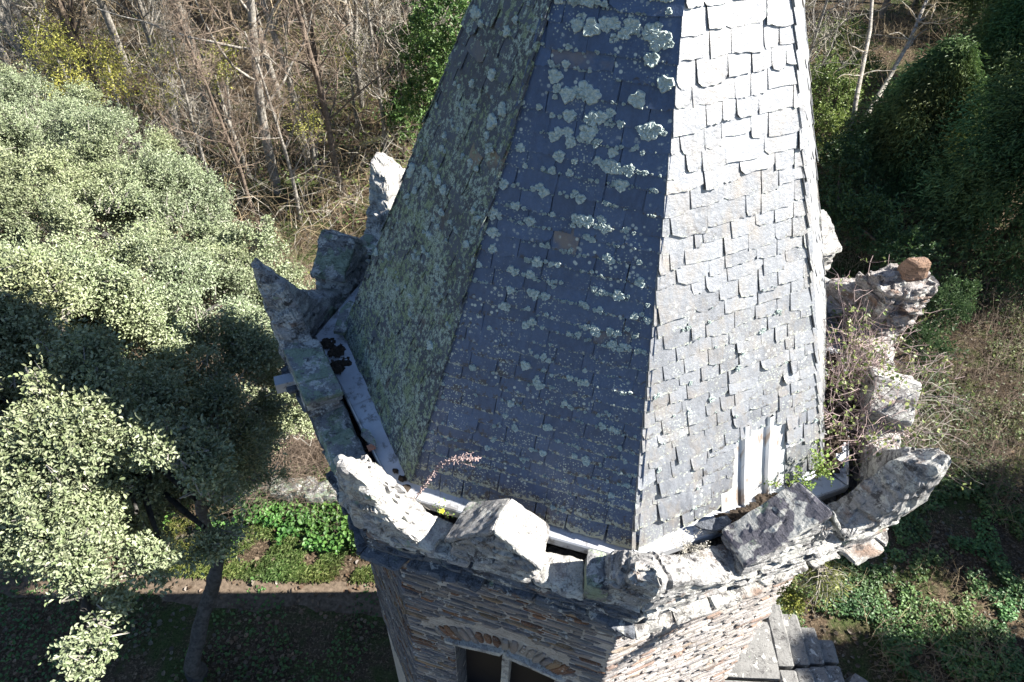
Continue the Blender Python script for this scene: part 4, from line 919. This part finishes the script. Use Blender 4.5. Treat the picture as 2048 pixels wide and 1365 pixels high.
# forked bare tree at the right
t = thing('forked_tree', 'grey forked leafless tree rising in front of the dark evergreens', 'tree', tuple(at(1690, 330, GZ)))
g = np.random.default_rng(5); T = []; Cc = []; b_ = at(1690, 330, GZ); fk = at(1700, 285, -8.4)
T.append((*b_, *fk, .15, .13)); allp = []
for tgt in ([at(1712, 200, -7.2), at(1740, 60, -5.6), at(1748, -60, -4.2), at(1750, -200, -2.8)], [at(1770, 170, -7.3), at(1820, 80, -6.0), at(1862, -20, -4.9), at(1890, -160, -3.4)]):
    p = fk; r_ = .105
    for q in tgt:
        for k in range(3): T.append((*(p+(q-p)*k/3), *(p+(q-p)*(k+1)/3), r_, r_*.94)); r_ *= .94; allp.append(p+(q-p)*(k+1)/3)
        p = q
tips = []
for _ in range(22): pp, _d = polyline(allp[int(g.integers(3, len(allp)))], np.array([*g.normal(0, 1, 2), .5]), g.uniform(1, 2.2), .03, 6, .2, T, .02, g, .3); tips += pp[2:]
for _ in range(500): polyline(tips[int(g.integers(0, len(tips)))], g.normal(0, 1, 3)+np.array([0, 0, .2]), g.uniform(.3, 1.0), .007, 3, .25, Cc, 0, g, .5)
v_, f_ = tubes(T, 8); mesh_obj('trunk', v_, f_, MT['bark_pale'], t, smooth=True); v_, f_ = tubes(Cc, 3); mesh_obj('crown', v_, f_, MT['twig'], t)

# ------------------------------------------------------------------ evergreens beyond the right edge, whose shade falls into view
for i, (x, y, h) in enumerate(((14.5, 4.6, 9), (15.5, 1.0, 10), (13.5, -2.2, 8))):
    conifer((x, y, GZ), h, 1.5, 90+i, 'evergreen beyond the right edge of the clearing, %s' % ('the farthest of three', 'the middle of three', 'the nearest of three')[i], 900)
# ------------------------------------------------------------------ stone steps at the tower foot
sm = MB(); st_o = np.array([3.0, .1])
def slab(x0, x1, y0, y1, z0, z1, seed, sk=0):
    c8 = [(x, y+sk*(x-x0), z) for z in (z0, z1) for x, y in ((x0, y0), (x1, y0), (x1, y1), (x0, y1))]
    V, F = hexa(c8, (8, 8, 3), 22); sm.add(disp(V, .010, 4, seed), F)
slab(2.2, 4.15, -2.2, .02, GZ-.2, -8.02, 1); slab(2.2, 4.15, .03, 1.05, GZ-.2, -8.0, 2); slab(2.9, 4.0, 1.06, 1.75, GZ-.2, -7.98, 3)
for i in range(4):
    x = 4.16+i*.34; slab(x, x+.33, -2.3, .3+.1*i, GZ-.2, -8.16-.16*i, 5+i); slab(x, x+.33, .31+.1*i, 1.5-.16*i, GZ-.2, -8.17-.16*i, 9+i)
st = sm.build('stone_steps', MT['concrete'], None, loc=(3.5, 0, GZ)); tag(st, 'grey stone steps and landing at the foot of the tower, lower right', 'steps')
lw = MB(); c8 = [(x, y, z) for z in (GZ-.2, -8.75) for x, y in ((5.75, .55), (8.3, -1.7), (8.1, -2.1), (5.5, .12))]
V, F = hexa(c8, (14, 5, 8), 22); lw.add(disp(V, .02, 4, 2, .02), F); tag(lw.build('low_wall', MT['concrete'], None, loc=(6.8, -.6, GZ)), 'low stone wall with slab coping running right from the steps', 'wall')
# mossy boundary wall stones left of the tower
mw = MB()
for i in range(9):
    c = at(500+i*22, 972-4*(i % 3)+i*2, GZ+.3); a_ = .24+.05*math.sin(i*3); c8 = [(c[0]+dx*a_, c[1]+dy*.22, c[2]+dz) for dz in (-.5, .12+.04*math.sin(i*5)) for dx, dy in ((-1, -1), (1, -1), (1, 1), (-1, 1))]
    V, F = hexa(c8, (5, 5, 5), 8); mw.add(disp(V, .03, 5, i), F)
tag(mw.build('ruined_wall', MT['rock_green'], None, loc=tuple(at(590, 985, GZ))), 'line of low mossy wall stones beyond the bright green plants', 'wall')
# ------------------------------------------------------------------ loose slates and stones lying in the gutter
def loose(name, poly, th, mat, label, cat, tilt=None, seed=1):
    P = np.array(poly, float); n = len(P); c = P.mean(0); V = np.concatenate([P, P+np.array([0, 0, th]), [c+np.array([0, 0, th*1.2])]]); F = [[i, (i+1) % n, n+(i+1) % n, n+i] for i in range(n)]+[[n+i, n+(i+1) % n, 2*n] for i in range(n)]+[list(range(n))[::-1]]
    return tag(mesh_obj(name, V, F, MT[mat], loc=tuple(c)), label, cat)
loose('fallen_slate', [at(1388, 1052, .0), at(1402, 1060, .0), at(1428, 1064, .01), at(1455, 1058, .02), at(1462, 1045, .03), at(1452, 1034, .03), at(1425, 1040, .03), at(1400, 1046, .01)], .018, 'rock_blue', 'dark rounded fallen slate lying on the sunny gutter board', 'slate')
loose('fallen_slate', [at(725, 858, -.03), at(722, 872, -.03), at(735, 886, -.03), at(755, 897, -.02), at(750, 880, -.01), at(738, 862, -.02)], .012, 'rock_green', 'leaf-shaped mossy slate piece lying in the left gutter', 'slate')
loose('fallen_slate', [at(733, 893, -.03), at(738, 904, -.03), at(752, 898, -.02), at(748, 888, -.02)], .008, 'brick', 'small rust-coloured slate chip beside the mossy piece in the left gutter', 'slate')
loose('fallen_slab', [at(668, 668, .02), at(690, 672, .02), at(712, 640, .06), at(712, 612, .07), at(700, 606, .06), at(682, 625, .04)], .035, 'rock_green', 'lichened slab lying against the spire foot in the left corner of the gutter', 'slab')
loose('fallen_slab', [at(1640, 618, .06), at(1664, 588, .10), at(1700, 610, .06), at(1693, 625, .05), at(1660, 640, .03)], .04, 'rock_white', 'sunlit white slab behind the brambles below the craggy pinnacle', 'slab')
def clods(name, pts, n, rad_, size, label, seed):
    """crumbly mounds: a noisy height field whose thin edges sink into the board"""
    mb = MB(); g = np.random.default_rng(seed)
    for q, c in enumerate(pts):
        m_ = 26; A, B = np.meshgrid(np.linspace(-1, 1, m_), np.linspace(-1, 1, m_), indexing='ij'); r2 = A**2+B**2; R_ = rad_*g.uniform(1.0, 1.6)
        P = np.stack([c[0]+A*R_, c[1]+B*R_, np.zeros_like(A)], -1).reshape(-1, 3)
        hgt = (vn(P*24, seed+q)*.6+vn(P*70, seed+q+5)*.5-.9*r2.ravel()+.25)*size*2.2; P[:, 2] = c[2]+np.clip(hgt, -.03, .06)
        ix = np.arange(m_*m_).reshape(m_, m_); F = np.stack([ix[:-1, :-1], ix[1:, :-1], ix[1:, 1:], ix[:-1, 1:]], -1).reshape(-1, 4)
        F = F[(P[F, 2].max(1) > c[2]-.012)]
        mb.add(P, F)
    return tag(mb.build(name, MT['dirt'], None, loc=tuple(np.mean(pts, 0))), label, 'debris', kind='stuff')
clods('debris', [at(x, y, -.03) for x, y in ((655, 685), (675, 700), (695, 722), (675, 732))], 260, .05, .008, 'dark crumbled debris in the left corner of the gutter', 1)
clods('debris', [at(x, y, -.02) for x, y in ((1660, 850), (1672, 830), (1660, 800), (1675, 870), (1668, 780), (1680, 800), (1655, 890), (1660, 760), (1665, 720), (1690, 760), (1650, 920))], 620, .10, .014, 'dark soil and rotten slate filling the right gutter', 2)
clods('debris', [at(x, y, -.01) for x, y in ((1480, 1034), (1510, 1020), (1540, 1008), (1500, 1035), (1565, 1000), (1600, 985), (1455, 1045))], 160, .06, .006, 'dirt under the metal sheet on the gutter board', 3)
clods('debris', [at(x, y, -.03) for x, y in ((805, 955), (790, 940), (812, 975))], 60, .02, .008, 'crumbs in the gutter corner below the green roof face', 4)
# ------------------------------------------------------------------ plants growing on the stonework
def sprig(name, base, n, length, label, cat, seed, leafy=True, col=((.14, .22, .05), (.25, .34, .08)), spread=.5, lsize=.02, mat='twig', upv=1.0, thick=.0025, lean=(0, 0, 0), lper=10, lw=.6, droop=-.1):
    g = np.random.default_rng(seed); t = thing(name, label, cat, tuple(base)); T = []; LP = []; LD = []
    for i in range(n):
        d = np.array([*g.normal(0, spread, 2), upv])+np.array(lean); pp, _ = polyline(np.array(base)+np.array([*g.normal(0, .02, 2), 0]), d, length*g.uniform(.5, 1.1), thick, 7, .22, T, droop, g, .4)
        for _ in range(lper):
            j = int(g.integers(2, 8)); LP.append(pp[j]+g.normal(0, .01, 3)); LD.append(g.normal(0, 1, 3))
    v_, f_ = tubes(T, 4); mesh_obj('stem', v_, f_, MT[mat], t)
    if leafy:
        V, F = leaves(np.array(LP), np.array(LD), unit(g.normal(0, .5, (len(LP), 3))+np.array([0, 0, 1.])), lsize*g.uniform(.5, 1.2, len(LP)), lw)
        C = np.array(col[0])+(np.array(col[1])-np.array(col[0]))*g.random((len(LP), 1)); mesh_obj('leaf', V, F, MT['leaf'], t, np.repeat(C, 6, 0))['kind'] = 'stuff'
    return t
# arching dried stalk over the left gutter corner
t = thing('dry_weed', 'arching dried purple-brown weed stalk rooted by the white horn, over the gutter corner', 'weed', tuple(at(822, 1012, -.05)))
T = []; stalk = [at(822, 1012, -.05), at(840, 985, .10), at(860, 955, .24), at(880, 932, .34), at(905, 920, .40), at(935, 917, .42), at(962, 917, .40)]
for a_, b_ in zip(stalk[:-1], stalk[1:]): T.append((*a_, *b_, .004, .0035))
g = np.random.default_rng(8)
for i in range(300):
    f = g.uniform(.9, 5.99); j = int(f); p = stalk[j]+(stalk[j+1]-stalk[j])*(f-j); q = p+unit(g.normal(0, 1, (1, 3)))[0]*g.uniform(.01, .026); T.append((*p, *q, .0025, .0035))
for e_ in (at(950, 935, .36), at(948, 905, .44)):
    for k in range(12): p = stalk[4]+(e_-stalk[4])*k/12; T.append((*p, *(stalk[4]+(e_-stalk[4])*(k+1)/12), .0025, .0025)); T.append((*p, *(p+g.normal(0, .012, 3)), .002, .003))
v_, f_ = tubes(T, 4); mesh_obj('stem', v_, f_, MT['bramble_stem'], t)
sprig('grass_tuft', at(835, 1008, -.08), 22, .13, 'small dry grass tuft under the arching weed stalk', 'grass', 81, False, mat='twig_pale', spread=.7)
yf = sprig('yellow_flower', at(884, 1030, -.05), 5, .09, 'tiny yellow-flowered weed in the dark gap left of the gabled merlon', 'flower', 82, lsize=.02)
fm = MB(); cfl = np.array(at(884, 1023, .03))
for i in range(5):
    a_ = i*1.257; d1 = np.array([math.cos(a_), math.sin(a_), .2]); s1 = np.array([-math.sin(a_), math.cos(a_), 0]); fm.add([cfl, cfl+d1*.012+s1*.008, cfl+d1*.020, cfl+d1*.012-s1*.008], [[0, 1, 2, 3]])
MT['yellow'] = plain('yellow_petal', (.75, .62, .02), (.85, .75, .05), 5, .6, bump=0); fm.build('petals', MT['yellow'], yf)
sprig('dry_weed', at(1372, 1098, .10), 12, .19, 'pale dried seed-head weed on the broken corner stump', 'weed', 83, True, ((.45, .42, .36), (.6, .57, .5)), .35, .012, 'twig_pale', lper=40)
sprig('fern_sprig', at(1590, 985, -.02), 16, .22, 'fresh green ferny weed growing at the foot of the metal sheet', 'weed', 84, True, ((.16, .26, .05), (.32, .42, .10)), .6, .022, lper=34, droop=-.02)
sprig('fern_sprig', at(1628, 955, .0), 10, .30, 'upright green ferny weed at the right hip of the spire', 'weed', 85, True, ((.16, .26, .05), (.32, .42, .10)), .25, .022, lper=40, droop=0)
sprig('grass_tuft', at(1645, 1140, -.50), 150, .28, 'yellow-green grass tuft hanging under the sunny cornice', 'grass', 86, True, ((.22, .25, .08), (.40, .42, .16)), .9, .05, 'twig_pale', upv=.1, lean=(.35, -.4, -.3), lper=6, lw=.12, droop=-.22)
sprig('moss_cushion', at(1578, 1200, -.75), 90, .12, 'yellow-green moss cushion on the wall corner under the cornice', 'moss', 87, True, ((.2, .24, .04), (.38, .38, .08)), .9, .02, lean=(.4, -.2, 0), lper=14)
# brambles over the right gutter
g = np.random.default_rng(88); t = thing('bramble', 'tangle of thin purplish bramble stems with small green leaves inside the right parapet', 'bramble', tuple(at(1700, 800, -.1))); T = []; LP = []
for i in range(330):
    b_ = at(g.uniform(1655, 1760), g.uniform(660, 900), -.12); d = np.array([g.normal(0, .7), g.normal(0, .7), 1.0])
    pp, _ = polyline(b_, d, g.uniform(.3, .95), .0036, 9, .26, T, -.10, g, .5)
    for _ in range(3):
        q, _d = polyline(pp[int(g.integers(3, 9))], g.normal(0, 1, 3), g.uniform(.08, .25), .0022, 3, .2, T, 0, g, .5); LP += q[1:]
v_, f_ = tubes(T, 4); mesh_obj('stem', v_, f_, MT['bramble_stem'], t)
LP = np.array(LP); LP = LP[g.random(len(LP)) < .34]; LP = np.repeat(LP, 2, 0)+g.normal(0, .012, (len(LP)*2, 3)); V, F = leaves(LP, g.normal(0, 1, LP.shape), unit(g.normal(0, .5, LP.shape)+np.array([0, 0, 1.])), .034*g.uniform(.5, 1.2, len(LP)), .7)
C = np.array((.13, .19, .05))+(np.array((.30, .33, .12))-np.array((.13, .19, .05)))*g.random((len(LP), 1)); mesh_obj('leaf', V, F, MT['leaf'], t, np.repeat(C, 6, 0))['kind'] = 'stuff'
g = np.random.default_rng(89); t = thing('bramble', 'thin dry bramble stems reaching outside the parapet near the weathered merlon', 'bramble', tuple(at(1830, 860, -.4))); T = []
for i in range(70): polyline(at(g.uniform(1800, 1850), g.uniform(760, 900), -.3), np.array([g.uniform(-.3, 1), g.normal(0, .5), g.uniform(0, 1)]), g.uniform(.2, .6), .0025, 8, .25, T, -.12, g, .5)
v_, f_ = tubes(T, 4); mesh_obj('stem', v_, f_, MT['twig_pale'], t)
